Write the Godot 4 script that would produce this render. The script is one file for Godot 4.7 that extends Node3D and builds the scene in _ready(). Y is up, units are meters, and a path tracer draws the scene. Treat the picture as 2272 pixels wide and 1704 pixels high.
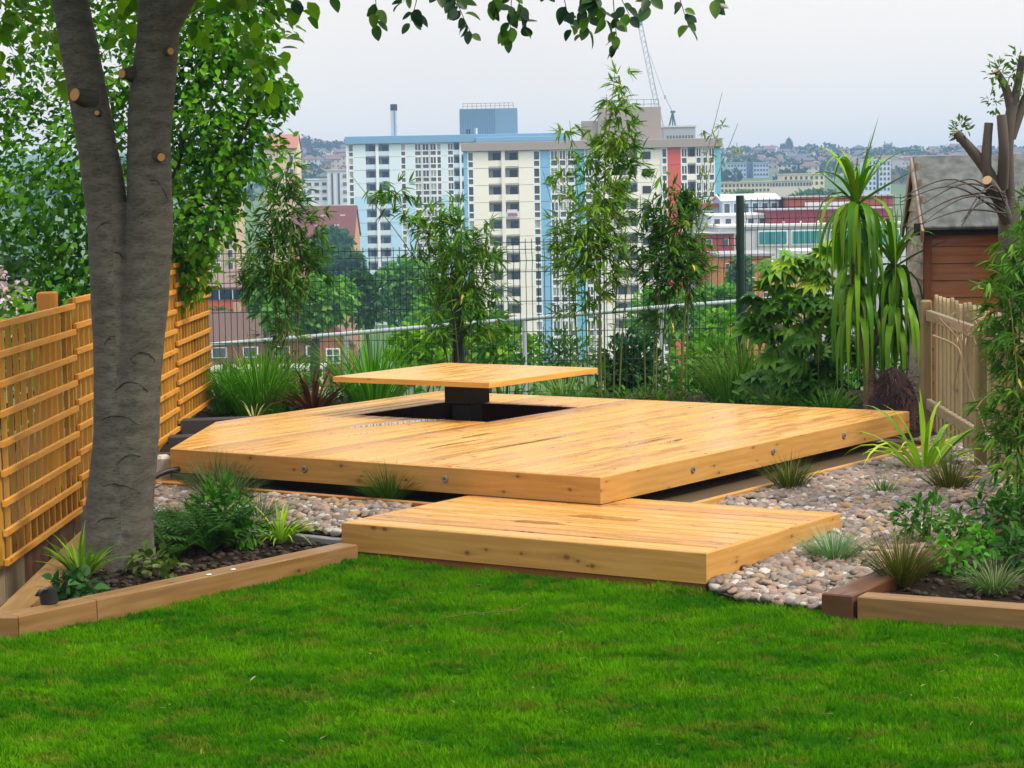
extends Node3D

# ---------------------------------------------------------------- helpers
var rng := RandomNumberGenerator.new()
const GREEN := Color(1.3, 1.3, 1.1)
var counts := {}
var mats := {}
var noise := FastNoiseLite.new()

class Geo:
	var v := PackedVector3Array()
	var n := PackedVector3Array()
	var u := PackedVector2Array()
	var c := PackedColorArray()
	var i := PackedInt32Array()
	var col := Color(1, 1, 1)

	func vert(p: Vector3, nn: Vector3, uv := Vector2.ZERO) -> int:
		v.append(p); n.append(nn); u.append(uv); c.append(col)
		return v.size() - 1

	func tri(a: Vector3, b: Vector3, d: Vector3) -> void: # counter-clockwise from outside
		var nn := (b - a).cross(d - a).normalized()
		var k := vert(a, nn, Vector2(a.x + a.z, a.y)); vert(b, nn, Vector2(b.x + b.z, b.y)); vert(d, nn, Vector2(d.x + d.z, d.y))
		i.append_array([k, k + 2, k + 1])

	func quad(a: Vector3, b: Vector3, d: Vector3, e: Vector3, ua := Vector2(0, 0), ub := Vector2(1, 0), ud := Vector2(1, 1), ue := Vector2(0, 1)) -> void:
		var nn := (b - a).cross(e - a)
		if nn.length_squared() < 1e-16:
			nn = (d - b).cross(a - b)
		nn = nn.normalized()
		var k := vert(a, nn, ua); vert(b, nn, ub); vert(d, nn, ud); vert(e, nn, ue)
		i.append_array([k, k + 2, k + 1, k, k + 3, k + 2])

	# box with chamfered edges; local size s, centre p; uv runs along the longest side, in metres
	func box(p: Vector3, s: Vector3, b := Basis.IDENTITY, bev := 0.0, off := Vector2.ZERO) -> void:
		var h := s * 0.5
		var e := minf(bev, minf(h.x, minf(h.y, h.z)) * 0.6)
		var L := 0
		if s.y > s[L]: L = 1
		if s.z > s[L]: L = 2
		for ax in 3:
			for sg in [-1.0, 1.0]:
				var a1 := (ax + 1) % 3
				var a2 := (ax + 2) % 3
				var q: Array[Vector3] = []
				var uv: Array[Vector2] = []
				for k in 4:
					var w := Vector3.ZERO
					w[ax] = h[ax] * sg
					w[a1] = (h[a1] - e) * (1.0 if k == 1 or k == 2 else -1.0)
					w[a2] = (h[a2] - e) * (1.0 if k >= 2 else -1.0)
					q.append(p + b * w)
					var al := w[L]
					var ac := w[a1] if a2 == L else w[a2]
					if ax == L:
						al = w[a1]; ac = w[a2]
					uv.append(Vector2(al, ac + ax * 0.171) + off)
				if sg > 0:
					quad(q[0], q[1], q[2], q[3], uv[0], uv[1], uv[2], uv[3])
				else:
					quad(q[0], q[3], q[2], q[1], uv[0], uv[3], uv[2], uv[1])
		if e <= 0.0:
			return
		for ax in 3:
			var a1 := (ax + 1) % 3
			var a2 := (ax + 2) % 3
			for s1 in [-1.0, 1.0]:
				for s2 in [-1.0, 1.0]:
					var q: Array[Vector3] = []
					for k in 4:
						var w := Vector3.ZERO
						var far := k == 1 or k == 2
						var second := k >= 2
						w[ax] = (h[ax] - e) * (1.0 if far else -1.0)
						w[a1] = (h[a1] - (e if second else 0.0)) * s1
						w[a2] = (h[a2] - (0.0 if second else e)) * s2
						q.append(p + b * w)
					if s1 * s2 < 0:
						quad(q[3], q[2], q[1], q[0])
					else:
						quad(q[0], q[1], q[2], q[3])
		for sx in [-1.0, 1.0]:
			for sy in [-1.0, 1.0]:
				for sz in [-1.0, 1.0]:
					var A := p + b * Vector3(h.x * sx, (h.y - e) * sy, (h.z - e) * sz)
					var B := p + b * Vector3((h.x - e) * sx, h.y * sy, (h.z - e) * sz)
					var C := p + b * Vector3((h.x - e) * sx, (h.y - e) * sy, h.z * sz)
					if sx * sy * sz > 0: tri(A, B, C)
					else: tri(A, C, B)

	# convex outline in x,z (any winding) between two heights, upper edge chamfered; grain along dir
	func prism(poly: PackedVector2Array, y0: float, y1: float, bev: float, dir: Vector2, off := Vector2.ZERO) -> void:
		var P := poly
		if Geometry2D.is_polygon_clockwise(P): # make it run so that its faces look outwards
			P.reverse()
		var m := P.size()
		var cr := Vector2(-dir.y, dir.x)
		var inn := PackedVector2Array()
		for k in m:
			var a := P[(k + m - 1) % m]; var b := P[k]; var d := P[(k + 1) % m]
			var e1 := (b - a).normalized(); var e2 := (d - b).normalized()
			var n1 := Vector2(-e1.y, e1.x); var n2 := Vector2(-e2.y, e2.x)
			var mm := (n1 + n2)
			inn.append(b + mm * (bev / maxf(0.4, mm.length_squared() * 0.5)) * 1.0)
		var up := Vector3.UP
		var k0 := v.size()
		for k in m:
			vert(Vector3(inn[k].x, y1, inn[k].y), up, Vector2(inn[k].dot(dir), inn[k].dot(cr)) + off)
		for k in range(1, m - 1):
			i.append_array([k0, k0 + k, k0 + k + 1])
		k0 = v.size()
		for k in m:
			vert(Vector3(P[k].x, y0, P[k].y), -up, Vector2(P[k].dot(dir), P[k].dot(cr)) + off)
		for k in range(1, m - 1):
			i.append_array([k0, k0 + k + 1, k0 + k])
		for k in m:
			var a := P[k]; var b := P[(k + 1) % m]
			var ia := inn[k]; var ib := inn[(k + 1) % m]
			var ya := y1 - bev
			var ul := a.dot(dir) + a.dot(cr); var ur := b.dot(dir) + b.dot(cr)
			quad(Vector3(b.x, y0, b.y), Vector3(a.x, y0, a.y), Vector3(a.x, ya, a.y), Vector3(b.x, ya, b.y), Vector2(ur, 0) + off, Vector2(ul, 0) + off, Vector2(ul, y1 - y0) + off, Vector2(ur, y1 - y0) + off)
			if bev > 0.0:
				quad(Vector3(b.x, ya, b.y), Vector3(a.x, ya, a.y), Vector3(ia.x, y1, ia.y), Vector3(ib.x, y1, ib.y), Vector2(ur, .1) + off, Vector2(ul, .1) + off, Vector2(ul, .1) + off, Vector2(ur, .1) + off)

	func tube(pts: PackedVector3Array, rad: PackedFloat32Array, sides := 6, cap := true) -> void:
		var m := pts.size()
		var ref := Vector3(0.137, 0.31, 1).normalized()
		var start := v.size()
		var along := 0.0
		for k in m:
			var t := (pts[mini(k + 1, m - 1)] - pts[maxi(k - 1, 0)]).normalized()
			if absf(t.dot(ref)) > 0.95: ref = Vector3(1, 0.2, 0).normalized()
			var a := t.cross(ref).normalized()
			var b := t.cross(a)
			if k > 0: along += pts[k].distance_to(pts[k - 1])
			for s in sides + 1:
				var an := TAU * s / sides
				var nn := a * cos(an) + b * sin(an)
				vert(pts[k] + nn * rad[k], nn, Vector2(along, an * rad[k]))
		for k in m - 1:
			for s in sides:
				var q := start + k * (sides + 1) + s
				i.append_array([q, q + sides + 1, q + 1, q + 1, q + sides + 1, q + sides + 2])
		if cap:
			for e in 2:
				var kk := 0 if e == 0 else m - 1
				var t := (pts[kk] - pts[1 if e == 0 else m - 2]).normalized()
				var ce := vert(pts[kk], t)
				var first := v.size()
				for s in sides + 1:
					vert(v[start + kk * (sides + 1) + s], t)
				for s in sides:
					if e == 0: i.append_array([ce, first + s, first + s + 1])
					else: i.append_array([ce, first + s + 1, first + s])

	# a long blade: starts at p, leaves along d, bends down by droop over its length
	func blade(p: Vector3, d: Vector3, len: float, w: float, droop: float, segs := 4, fold := 0.25, taper := 0.6, base := 0.6) -> void:
		var side := d.cross(Vector3.UP)
		if side.length() < 0.01: side = Vector3(1, 0, 0)
		side = side.normalized()
		var at := p
		var dir := d.normalized()
		var st := v.size()
		for k in segs + 1:
			var t := float(k) / segs
			var ww := w * (base + (1.0 - base) * minf(1.0, t * 4.0)) * (1.0 if t < taper else (1.0 - t) / (1.0 - taper))
			var nn := side.cross(dir).normalized()
			if k == segs:
				vert(at, nn, Vector2(0.5, t)); vert(at, nn, Vector2(0.5, t)); vert(at, nn, Vector2(0.5, t))
			else:
				vert(at - side * ww * 0.5 + nn * ww * fold, (nn + side * fold).normalized(), Vector2(0, t))
				vert(at, nn, Vector2(0.5, t))
				vert(at + side * ww * 0.5 + nn * ww * fold, (nn - side * fold).normalized(), Vector2(1, t))
			dir = (dir + Vector3.DOWN * droop * (0.35 + t * 1.3) / segs).normalized()
			at += dir * len / segs
		for k in segs:
			for s in 2:
				var q := st + k * 3 + s
				i.append_array([q, q + 3, q + 1, q + 1, q + 3, q + 4])

	func mesh() -> ArrayMesh:
		var a := []
		a.resize(Mesh.ARRAY_MAX)
		a[Mesh.ARRAY_VERTEX] = v; a[Mesh.ARRAY_NORMAL] = n; a[Mesh.ARRAY_TEX_UV] = u; a[Mesh.ARRAY_COLOR] = c; a[Mesh.ARRAY_INDEX] = i
		var m := ArrayMesh.new()
		m.add_surface_from_arrays(Mesh.PRIMITIVE_TRIANGLES, a)
		return m

func R(a: float, b: float) -> float:
	return rng.randf_range(a, b)

func V(x: float, y: float, z: float) -> Vector3:
	return Vector3(x, y, z)

func dirv() -> Vector3:
	var z := R(-1, 1); var a := R(0, TAU); var s := sqrt(1 - z * z)
	return Vector3(s * cos(a), z, s * sin(a))

func vary(c: Color, amt: float) -> Color:
	var k := 1.0 + R(-amt, amt)
	return Color(c.r * k * (1 + R(-amt, amt) * .4), c.g * k, c.b * k * (1 + R(-amt, amt) * .4))

func name_it(o: Node, called: String, parent: Node) -> void:
	var key := str(parent.get_instance_id()) + called
	var k: int = counts.get(key, 0)
	counts[key] = k + 1
	o.name = called if k == 0 else "%s_%03d" % [called, k]
	parent.add_child(o, true)

func tag(o: Node, label: String, category: String, group := "", kind := "") -> Node:
	if label: o.set_meta("label", label)
	if category: o.set_meta("category", category)
	if group: o.set_meta("group", group)
	if kind: o.set_meta("kind", kind)
	return o

func thing(called: String, label: String, category: String, at := Vector3.ZERO, group := "") -> Node3D:
	var o := Node3D.new()
	name_it(o, called, self)
	o.position = at
	tag(o, label, category, group)
	return o

func put(called: String, m: Mesh, mat: Material, parent: Node = self) -> MeshInstance3D:
	var o := MeshInstance3D.new()
	o.mesh = m
	o.material_override = mat
	name_it(o, called, parent)
	return o

func part(called: String, g: Geo, mat: Material, parent: Node = self) -> MeshInstance3D:
	return put(called, g.mesh(), mat, parent)

func many(called: String, m: Mesh, mat: Material, xf: Array[Transform3D], cols: PackedColorArray, parent: Node = self) -> MultiMeshInstance3D:
	var mm := MultiMesh.new()
	mm.transform_format = MultiMesh.TRANSFORM_3D
	mm.use_colors = true
	mm.mesh = m
	mm.instance_count = xf.size()
	for k in xf.size():
		mm.set_instance_transform(k, xf[k])
		mm.set_instance_color(k, cols[k])
	var o := MultiMeshInstance3D.new()
	o.multimesh = mm
	o.material_override = mat
	name_it(o, called, parent)
	o.set_meta("kind", "stuff")
	return o

func lin(r: float, g: float, b: float) -> Color:
	return Color(r, g, b).linear_to_srgb()

func mat(key: String, c: Color, rough := 0.8, spec := 0.5) -> StandardMaterial3D: # c is linear
	if mats.has(key): return mats[key]
	var m := StandardMaterial3D.new()
	m.resource_name = key
	m.albedo_color = c.linear_to_srgb()
	m.roughness = rough
	m.metallic_specular = spec
	m.vertex_color_use_as_albedo = true
	mats[key] = m
	return m

func leafmat(key: String, back: Color, rough := 0.45, spec := 0.5) -> StandardMaterial3D:
	var m := mat(key, Color(1, 1, 1), rough, spec)
	m.backlight_enabled = true
	m.backlight = back
	m.cull_mode = BaseMaterial3D.CULL_DISABLED
	return m

func tex(w: int, h: int, f: Callable) -> ImageTexture:
	var im := Image.create(w, h, false, Image.FORMAT_RGB8)
	for y in h:
		for x in w:
			im.set_pixel(x, y, f.call(x, y))
	return ImageTexture.create_from_image(im)

func fbm(s: int, freq: float, oct := 4) -> FastNoiseLite:
	var f := FastNoiseLite.new()
	f.seed = s; f.frequency = freq; f.fractal_octaves = oct
	f.noise_type = FastNoiseLite.TYPE_SIMPLEX_SMOOTH
	return f

# ---------------------------------------------------------------- wood
func wood(key: String, base: Color, dark: Color, knots: int, rough: float, s: int, contrast := 1.0) -> StandardMaterial3D:
	var m := mat(key, Color(1, 1, 1), rough, 0.5)
	var W := 768; var H := 256
	var a := fbm(s, 1.0, 3); var b := fbm(s + 7, 1.0, 2)
	var kn := PackedVector3Array()
	var r2 := RandomNumberGenerator.new(); r2.seed = s
	for k in knots:
		kn.append(Vector3(r2.randf() * W, r2.randf() * H, r2.randf_range(3, 8)))
	var grey := tex(4, 4, func(_x, _y): return Color(.5, .5, .5))
	var rim := Image.create(W, H, false, Image.FORMAT_RGB8)
	var im := Image.create(W, H, false, Image.FORMAT_RGB8)
	for y in H:
		for x in W:
			var yy := float(y); var bend := 0.0; var spot := 0.0
			for q in kn:
				var dx := absf(x - q.x); dx = minf(dx, W - dx)
				var dy := y - q.y
				if absf(dy) > H * .5: dy -= signf(dy) * H
				var e := exp(-(dx * dx) / (q.z * q.z * 20.0) - dy * dy / (q.z * q.z * 3.0))
				bend += signf(dy) * e * q.z * 0.9
				spot = maxf(spot, exp(-(dx * dx) / (q.z * q.z * 1.3) - dy * dy / (q.z * q.z * .5)))
				spot = maxf(spot, .35 * exp(-(dx * dx) / (q.z * q.z * 16.0) - dy * dy / (q.z * q.z * .4)))
			yy -= bend
			var ang := TAU * x / W
			var g := a.get_noise_3d(cos(ang) * .45, sin(ang) * .45, yy * 0.05) * 1.0
			g += .5 * sin(yy * .33 + 5.0 * b.get_noise_3d(cos(ang) * .4, sin(ang) * .4, yy * .02)) * .5
			g += a.get_noise_3d(cos(ang) * 1.1, sin(ang) * 1.1, yy * .30) * .55
			var t := clampf(.36 + g * .42 * contrast, 0, 1)
			var c := base.lerp(dark, t)
			c = c.lerp(Color(dark.r * .32, dark.g * .22, dark.b * .2), clampf(spot * 1.05, 0, .9))
			im.set_pixel(x, y, c.linear_to_srgb())
			var w := clampf(.66 + b.get_noise_3d(cos(ang) * .6, sin(ang) * .6, y * .022) * .9 + g * .15, .42, 1)
			rim.set_pixel(x, y, Color(w, w, w))
	m.albedo_texture = ImageTexture.create_from_image(im)
	m.roughness_texture = ImageTexture.create_from_image(rim)
	m.roughness_texture_channel = BaseMaterial3D.TEXTURE_CHANNEL_RED
	m.uv1_scale = Vector3(1 / 1.9, 1 / .62, 1)
	return m

# ---------------------------------------------------------------- foliage helpers
func leaf_mesh(len: float, w: float, shape := 0.45, curl := 0.15, segs := 4) -> ArrayMesh: # lies along +z, face up
	var g := Geo.new()
	for k in segs + 1:
		var t := float(k) / segs
		var ww := w * pow(sin(PI * pow(t, log(.5) / log(shape))), .75) if k > 0 and k < segs else 0.0
		var y := -curl * len * t * t
		g.vert(V(-ww * .5, y + ww * .18, len * t), V(.3, 1, .1).normalized())
		g.vert(V(0, y, len * t), V(0, 1, .1).normalized())
		g.vert(V(ww * .5, y + ww * .18, len * t), V(-.3, 1, .1).normalized())
	for k in segs:
		for s in 2:
			var q := k * 3 + s
			g.i.append_array([q, q + 1, q + 3, q + 1, q + 4, q + 3])
	return g.mesh()

func aim(dir: Vector3, up: Vector3, s := 1.0) -> Basis: # +z along dir, +y near up
	var z := dir.normalized()
	var x := up.cross(z)
	if x.length() < .05: x = Vector3(1, 0, .1).cross(z)
	x = x.normalized()
	return Basis(x * s, z.cross(x) * s, z * s)

# blobs: [centre, radii, count]
func crown(blobs: Array, lsize: float, droop: float, c1: Color, c2: Color, xf: Array[Transform3D], cols: PackedColorArray, shell := .5, patch := 1.6, gaps := 0.0) -> PackedColorArray:
	for b in blobs:
		var ce: Vector3 = b[0]; var ra: Vector3 = b[1]
		for k in int(b[2]):
			var d := dirv()
			var rr := pow(R(0, 1), shell)
			rr *= 1.0 + .35 * noise.get_noise_3dv((ce + d * 3.0) * 9.0) + .12 * R(-1, 1)
			var p := ce + d * ra * rr
			if gaps > 0.0 and noise.get_noise_3dv(p * gaps) < -.10 + .12 * R(-1, 1): continue
			var out := (d * .9 + dirv() * .8 + Vector3.UP * (.25 - droop)).normalized()
			var up := (Vector3.UP * .9 + d * .5 + dirv() * .7).normalized()
			xf.append(Transform3D(aim(out, up, lsize * R(.65, 1.3)), p))
			var t := clampf(.5 + noise.get_noise_3dv(p * 14.0 * patch / maxf(ra.x, .4)) * .9 + R(-.3, .3), 0, 1)
			cols.append(vary(c1.lerp(c2, t), .2) * GREEN)
	return cols

func tuft(called: String, label: String, cat: String, at: Vector3, nb: int, r: float, len: float, w: float, spread: float, droop: float, c1: Color, c2: Color, m: Material, group := "", segs := 5, up := 1.0) -> Node3D:
	var t := thing(called, label, cat, at, group)
	# the larger blades are parts of their own where there are few of them
	var g := Geo.new()
	for k in nb:
		var a := R(0, TAU)
		var q := sqrt(R(0, 1))
		var d := V(cos(a) * spread * q, up, sin(a) * spread * q).normalized()
		g.col = vary(c1.lerp(c2, R(0, 1)), .2) * GREEN
		var L := len * R(.55, 1.1)
		var p := V(cos(a), 0, sin(a)) * r * q
		if nb <= 70:
			var b := Geo.new(); b.col = g.col
			b.blade(p, d, L, w * R(.7, 1.2), droop * R(.5, 1.4), segs)
			part("leaf", b, m, t)
		else:
			g.blade(p, d, L, w * R(.7, 1.2), droop * R(.5, 1.4), segs)
	if nb > 70:
		part("foliage", g, m, t).set_meta("kind", "stuff")
	return t

# ---------------------------------------------------------------- terrain
func hgt(x: float, z: float) -> float:
	var d := -z
	var dd := [0, 18.9, 20.5, 24, 40, 100, 190, 330, 455, 520, 600, 850, 1000, 1350, 1500, 2600]
	var yy := [-.13, -.13, -.35, -1.2, -2.8, -7, -15, -24, -24, -11, -3, 8, 13, 26, 27, 24]
	var y := -.13
	for k in dd.size() - 1:
		if d >= dd[k] and d < dd[k + 1]:
			y = lerpf(yy[k], yy[k + 1], (d - dd[k]) / (dd[k + 1] - dd[k]))
	if d > 700:
		y += 9.0 * smoothstep(700, 1300, d) * smoothstep(60, -120, x)
		y += 1.6 * noise.get_noise_2d(x * .9, z * .5)
		y -= 3.0 * smoothstep(120, 330, x) * smoothstep(900, 1350, d)
	elif d > 24:
		y += .9 * noise.get_noise_2d(x * 1.5, z * 1.5) * smoothstep(24, 60, d)
	return y

func gravel_y(x: float, z: float) -> float:
	return clampf(.03 + (-z - 9.6) * .04, .02, .118) + .006 * noise.get_noise_2d(x * 90, z * 90)

func sheet(called: String, poly: PackedVector2Array, step: float, yf: Callable, m: Material, parent: Node = self) -> MeshInstance3D:
	var g := Geo.new()
	var lo := poly[0]; var hi := poly[0]
	for p in poly:
		lo = lo.min(p); hi = hi.max(p)
	var x := lo.x
	while x < hi.x:
		var z := lo.y
		while z < hi.y:
			var cell := PackedVector2Array([Vector2(x, z), Vector2(x + step, z), Vector2(x + step, z + step), Vector2(x, z + step)])
			for q in Geometry2D.intersect_polygons(cell, poly):
				if Geometry2D.is_polygon_clockwise(q): q.reverse()
				var k0 := g.v.size()
				for w in q:
					var e := .02
					var nn := V(yf.call(w.x - e, w.y) - yf.call(w.x + e, w.y), 2 * e, yf.call(w.x, w.y - e) - yf.call(w.x, w.y + e)).normalized()
					g.vert(V(w.x, yf.call(w.x, w.y), w.y), nn, w)
				for j in range(1, q.size() - 1):
					g.i.append_array([k0, k0 + j, k0 + j + 1])
			z += step
		x += step
	return part(called, g, m, parent)

const E1 := Vector2(.8210, .5709)
const E2 := Vector2(.5709, -.8210)
const DB := Vector2(.4506, -11.2837)
const DECK_Y := .325

func loc(uu: float, vv: float) -> Vector2: # deck axes: uu along the front from its near corner, vv away
	return DB - E1 * uu + E2 * vv

func _ready() -> void:
	rng.seed = 20240611
	noise.seed = 11; noise.frequency = .05; noise.fractal_octaves = 3
	noise.noise_type = FastNoiseLite.TYPE_SIMPLEX_SMOOTH
	# camera
	var cam := Camera3D.new()
	cam.name = "camera"
	cam.position = V(0, 1.775, 0)
	cam.rotation = V(-.0843, 0, -.0188)
	cam.fov = rad_to_deg(2.0 * atan(852.0 / 4834.0))
	cam.near = .1; cam.far = 4000
	add_child(cam)
	# sky: bright overcast, lightest overhead, a little bluer to the right
	var sk := Image.create(512, 256, false, Image.FORMAT_RGBF)
	var cn := fbm(5, .9, 4)
	for y in 256:
		for x in 512:
			var el := (.5 - (y + .5) / 256.0) * PI
			var az := ((x + .5) / 512.0 - .5) * TAU
			var d := V(sin(az) * cos(el), sin(el), -cos(az) * cos(el))
			var up := clampf(sin(el), 0, 1)
			var c := Color(.82, .785, .74).lerp(Color(.865, .825, .775), smoothstep(0, .14, up)).lerp(Color(1.8, 1.79, 1.77), smoothstep(.1, 1, up))
			var cl := cn.get_noise_3d(d.x * 1.6, d.y * 3.5, d.z * 1.6)
			var side := smoothstep(-.02, .24, d.x) * smoothstep(.3, -.2, d.z)
			c = c.lerp(Color(c.r * .70, c.g * .765, c.b * .84), clampf(side * 1.15 - .2 * cl, 0, 1) * smoothstep(.5, .02, up))
			c = c * (1.0 + .06 * cl)
			sk.set_pixel(x, y, c)
	var pan := PanoramaSkyMaterial.new()
	pan.panorama = ImageTexture.create_from_image(sk)
	var sky := Sky.new()
	sky.sky_material = pan
	var env := Environment.new()
	env.background_mode = Environment.BG_SKY
	env.sky = sky
	env.background_energy_multiplier = 1.0
	env.tonemap_mode = Environment.TONE_MAPPER_LINEAR
	env.tonemap_exposure = 1.22
	env.sdfgi_enabled = true; env.ssao_enabled = true; env.ssil_enabled = true
	env.fog_enabled = true
	env.fog_density = .00042
	env.fog_light_color = Color(.66, .82, 1.0)
	var we := WorldEnvironment.new()
	we.name = "world_environment"
	we.environment = env
	add_child(we)
	var sun := DirectionalLight3D.new()
	sun.name = "sun"
	sun.light_energy = .9
	sun.light_angular_distance = 14
	sun.light_color = Color(1, .95, .87)
	sun.shadow_enabled = true
	add_child(sun)
	sun.look_at_from_position(V(9, 11, 2), V(0, 0, -2))
	make_materials()
	terrain()
	lawn()
	deck()
	low_level()
	trellis()
	right_side()
	garden_tree()
	mesh_fence()
	background_near()
	towers()
	city()
	hills()
	planting()
	small_things()

func make_materials() -> void:
	wood("deck_wood", Color(.68, .375, .088), Color(.46, .205, .038), 14, .55, 3, .75)
	wood("fascia_wood", Color(.54, .295, .075), Color(.38, .172, .036), 30, .9, 9, 1.0)
	wood("trellis_wood", Color(.66, .30, .03), Color(.48, .18, .014), 8, 1.0, 21, .8)
	wood("sleeper_wood", Color(.25, .138, .046), Color(.135, .066, .022), 6, .9, 33, 1.1)
	wood("grey_wood", Color(.34, .27, .17), Color(.19, .14, .085), 6, .9, 41, 1.0)
	wood("shed_wood", Color(.28, .088, .010), Color(.14, .034, .004), 8, .7, 51, 1.0)
	wood("shed_end_wood", Color(.30, .22, .16), Color(.19, .125, .085), 8, .9, 52, 1.0)
	mat("black", Color(.008, .008, .009), .5)
	mat("soil", Color(.022, .014, .009), .95, .2)
	mat("plain", Color(1, 1, 1), .8, .4)
	mat("steel", Color(.36, .36, .37), .35).metallic = .6
	mat("galv", Color(.33, .39, .42), .55)
	mat("mesh_green", Color(.006, .03, .022), .45)
	mat("glass_dark", Color(.05, .065, .08), .15)
	leafmat("leaf", Color(.6, .8, .05), .5, .2)
	leafmat("leaf_gloss", Color(.5, .7, .05), .4, .3)
	leafmat("blade", Color(.5, .66, .05), .55, .2)
	leafmat("grass_blade", Color(.5, .68, .03), .7, .1)
	# bark: smooth grey with fine flecks
	var b := mat("bark", Color(1, 1, 1), .85, .3)
	var n1 := fbm(61, .02, 4); var n2 := fbm(62, .09, 3)
	b.albedo_texture = tex(256, 256, func(x, y):
		var t := clampf(.5 + .55 * n1.get_noise_2d(x * .6, y * 1.6) + .35 * n2.get_noise_2d(x * .7, y * 2.2), 0, 1)
		var c := Color(.042, .038, .030).lerp(Color(.150, .140, .115), t)
		if n2.get_noise_2d(x * .5 + 300, y * 2.8) > .38: c = c * .55
		return c.linear_to_srgb())
	b.uv1_triplanar = true
	b.uv1_scale = V(1.6, 1.6, 1.6)
	var roof := mat("felt", Color(1, 1, 1), .95, .2)
	var n3 := fbm(71, .05, 5)
	roof.albedo_texture = tex(128, 128, func(x, y): return Color(.065, .075, .076).lerp(Color(.145, .155, .152), clampf(.5 + n3.get_noise_2d(x, y), 0, 1)).linear_to_srgb())
	roof.uv1_triplanar = true
	roof.uv1_scale = V(1.2, 1.2, 1.2)

func terrain() -> void:
	var g := Geo.new()
	var zs := PackedFloat32Array()
	var z := 8.0
	while z > -2700.0:
		zs.append(z)
		z -= 1.0 if z > -30 else maxf(2.0, -z * .05)
	zs.append(-2700.0)
	var xs := 60
	for k in zs.size():
		var half := maxf(30.0, -zs[k] * .55 + 20.0)
		for j in xs + 1:
			var x := (float(j) / xs * 2.0 - 1.0) * half
			var e := maxf(.3, -zs[k] * .01)
			var y := hgt(x, zs[k])
			var nn := V(hgt(x - e, zs[k]) - hgt(x + e, zs[k]), 2 * e, hgt(x, zs[k] - e) - hgt(x, zs[k] + e)).normalized()
			var d := -zs[k]
			var t := clampf(.5 + noise.get_noise_2d(x * 2.0, zs[k] * 2.0), 0, 1)
			g.col = Color(.035, .025, .017) if d < 18.7 else Color(.04, .10, .016).lerp(Color(.075, .13, .03), t)
			g.vert(V(x, y, zs[k]), nn)
	for k in zs.size() - 1:
		for j in xs:
			var q := k * (xs + 1) + j
			g.i.append_array([q, q + xs + 1, q + 1, q + 1, q + xs + 1, q + xs + 2])
	part("ground", g, mats["plain"]).set_meta("kind", "structure")

func lawn_y(x: float, z: float) -> float:
	return .008 * noise.get_noise_2d(x * 22, z * 22) + .010 * noise.get_noise_2d(x * 55 + 40, z * 55) + .02 * smoothstep(-.2, -.75, x) * smoothstep(-10.1, -10.6, z)

func lawn() -> void:
	var poly := PackedVector2Array([Vector2(-2.10, -8.86), Vector2(-1.81, -9.24), Vector2(-1.235, -10.02), Vector2(-.84, -10.62), Vector2(-.80, -10.77), Vector2(.86, -9.66), Vector2(1.0, -9.33), Vector2(1.33, -9.08), Vector2(1.40, -9.0), Vector2(2.06, -8.66), Vector2(4.6, -7.0), Vector2(4.6, -4.8), Vector2(-4.6, -4.8), Vector2(-4.6, -8.9)])
	var m := mat("turf", Color(.028, .062, .008), .95, .1)
	sheet("lawn", poly, .12, lawn_y, m).set_meta("kind", "structure")
	var big := PackedVector2Array([Vector2(-4.6, -4.8), Vector2(4.6, -4.8), Vector2(4.6, 6), Vector2(-4.6, 6)])
	sheet("lawn", big, 1.0, func(_x, _z): return -.004, m).set_meta("kind", "structure")
	var vs: Array[ArrayMesh] = []
	for k in 4:
		var g := Geo.new()
		for b in 15:
			var a := R(0, TAU); var q := R(0, .022)
			var t := R(0, 1)
			g.col = Color(.75, .85, .8).lerp(Color(1.3, 1.15, 1.1), t)
			if R(0, 1) < .03: g.col = Color(2.6, 1.5, 3.0)
			g.blade(V(cos(a) * q, -.004, sin(a) * q), V(R(-.55, .55), 1, R(-.55, .55)), R(.016, .036), R(.0019, .0032), R(.2, 1.3), 3, .1, .5, 1.0)
		vs.append(g.mesh())
	var xf: Array = [[], [], [], []]
	var cs: Array = [PackedColorArray(), PackedColorArray(), PackedColorArray(), PackedColorArray()]
	var n2 := fbm(91, 1.6, 4); var n3 := fbm(92, .55, 3); var n4 := fbm(93, 5.0, 2)
	var made := 0
	while made < 64000:
		var p := Vector2(R(-2.6, 3.0), R(-10.8, -6.0))
		if made % 6 == 0: p = Vector2(R(-4.5, 4.5), R(-9, -4.9))
		if not Geometry2D.is_point_in_polygon(p, poly): continue
		made += 1
		var t := clampf(.45 + .75 * n2.get_noise_2d(p.x, p.y * 1.5) + .5 * n3.get_noise_2d(p.x, p.y * 1.6) + .25 * n4.get_noise_2d(p.x, p.y), 0, 1)
		var c := Color(.028, .150, .002).lerp(Color(.120, .315, .003), t)
		if n4.get_noise_2d(p.x * .6 + 9, p.y * .9) > .33: c = c.lerp(Color(.17, .19, .02), .55)
		var lean := V(n2.get_noise_2d(p.x * 2 + 5, p.y * 2) * .7 + R(-.2, .2), 1, n2.get_noise_2d(p.x * 2, p.y * 2 + 7) * .7 + R(-.2, .2)).normalized()
		var b := Basis(Quaternion(Vector3.UP, lean)) * Basis(Vector3.UP, R(0, TAU))
		var s := R(.7, 1.2) * (.85 + .4 * t)
		var k := made % 4
		xf[k].append(Transform3D(b.scaled(V(s, s, s)), V(p.x, lawn_y(p.x, p.y), p.y)))
		cs[k].append(vary(c, .15))
	var holder := thing("lawn_grass", "short bright green lawn grass filling the foreground", "grass")
	holder.set_meta("kind", "stuff")
	for k in 4:
		var typed: Array[Transform3D] = []
		typed.assign(xf[k])
		many("grass", vs[k], mats["grass_blade"], typed, cs[k], holder)

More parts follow.
